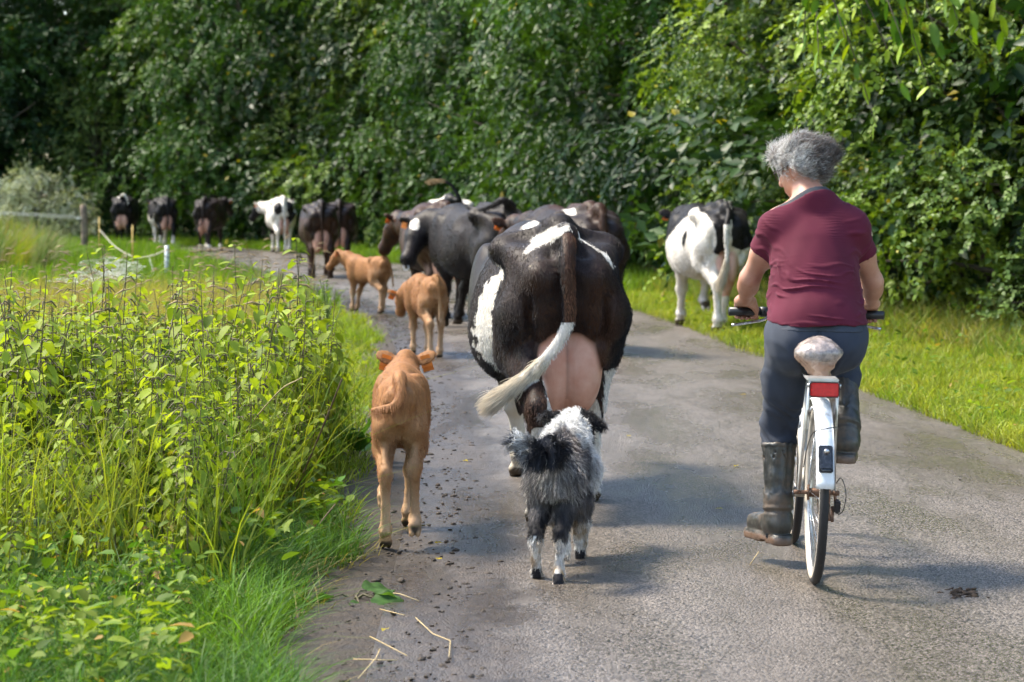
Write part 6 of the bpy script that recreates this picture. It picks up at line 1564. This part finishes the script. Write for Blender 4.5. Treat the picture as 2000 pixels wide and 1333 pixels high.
# ------------------------------------------------------------------ litter on the road
M_STRAW = simple('straw', (0.50, 0.38, 0.19), .6)
def straw(a, lab):
    o = tube('straw_stalk', [gp(x, y, .018 + .012 * (i % 2)) for i, (x, y) in enumerate(a)], .002, M_STRAW, None, 5); return tag(o, lab, 'straw', 'dry stalks on the muddy road edge')
straw([(812, 1207), (845, 1238), (880, 1252), (877, 1283)], 'long bent straw stalk on the asphalt edge near the bottom')
straw([(722, 1243), (795, 1281)], 'straight dry stalk lying left of the bent straw')
straw([(742, 1190), (790, 1202)], 'short dry stalk on dark mud above the other straws')
straw([(700, 1325), (735, 1285), (742, 1268)], 'dry stalk pointing up at the bottom edge of the mud')
straw([(752, 1158), (780, 1160), (818, 1174)], 'pale dry stalk just below the near calf')
straw([(690, 1288), (775, 1290)], 'flat dry stalk lying across the mud near the bottom')
o = tube('straw_stalk', [gp(1482, 1078, .10), gp(1464, 1104, .05)], .0018, M_STRAW, None, 5); tag(o, 'wisp of straw hanging from the boot on the lower pedal', 'straw')
FL = big_leaf_mesh('fallen_leaf', .36, .05, np.array((0.55, 0.42, 0.04)), 5)
for i, (px, py, lab) in enumerate(((1228, 857, 'small yellow leaf on the asphalt right of the near cow'), (1457, 775, 'small yellow leaf on the asphalt left of the cyclist'), (1440, 915, 'tiny yellow leaf on the road behind the bicycle pedal'), (905, 905, 'yellow leaf lying at the muddy edge right of the calf'), (850, 1068, 'pale leaf on the mud below the near calf'), (858, 1100, 'ochre leaf on the mud edge left of the dog'), (1412, 1000, 'bit of green yellow leaf on the road between dog and bicycle'), (755, 1237, 'orange leaf on the dark mud at the bottom'))):
    o = bpy.data.objects.new('fallen_leaf', FL); COL.objects.link(o); g = gp(px, py, .03); o.location = (g[0], g[1], .045); o.rotation_euler = (.15, .1, i * 1.3); o.scale = (.035,) * 3; tag(o, lab, 'leaf')
g = gp(1888, 1168, .02); r_ = np.random.default_rng(31); P = [(g[0] + r_.normal(0, .035), g[1] + r_.normal(0, .055), .03 + .012 * r_.random()) for _ in range(60)]
o = clods('dung', P, r_.uniform(.005, .017, 60), simple('dung_brown', (0.045, 0.028, 0.016), .9), 5); tag(o, 'crumbled brown dung on the asphalt at lower right', 'dung', kind='stuff')

# low broad leaves mixed into the grass
def ground_leaves(name, lab, n, y0, y1, xl, xr, zmax, size, seed):
    r = np.random.default_rng(seed); p = scatter(n, y0, y1, xl, xr, 1.0, 0.35, seed); n = len(p); p[:, 2] = r.uniform(.02, zmax, n)
    a = r.uniform(0, 6.28, n); e = r.uniform(-.5, .6, n); A = np.stack([np.cos(a) * np.cos(e), np.sin(a) * np.cos(e), np.sin(e)], 1); N = unit(np.array((0, 0, 1.0)) + .35 * r.normal(size=(n, 3))); N = unit(N - A * np.sum(A * N, 1, keepdims=True))
    L = size * r.uniform(.5, 1.4, n); C = colours(p, np.array((.07, .16, .02)), np.array((.24, .31, .04)), .45, seed); br = r.random(n) < .05; C[br] = np.array((.42, .26, .08))
    V, F, Cc = leaf_arrays(p, A, N, L, L * r.uniform(.35, .7, n), C, shape='oval'); o = link_mesh(name, np_mesh(name, V, F, {'col': Cc}), M_NETTLE); return tag(o, lab, 'weeds', kind='stuff')
ground_leaves('low_weeds', 'low broad-leaved weeds mixed in the grass at lower left', 9000, 6.4, 10.8, fov_l, lambda y: mud_l(y) - .02 - .25 * (y < 8.5), .30, .062, 51)
ground_leaves('verge_weeds', 'low weeds scattered in the right verge grass', 4200, 11, 34, lambda y: road_r(y) + .1, lambda y: np.minimum(hedge_x(y) + .3, .225 * y + .4), .2, .06, 52)
ground_leaves('roadside_weeds', 'low weeds in the sunny grass between nettles and road', 1800, 10.5, 22, lambda y: mud_l(y) - 1.2, lambda y: mud_l(y), .16, .055, 53)
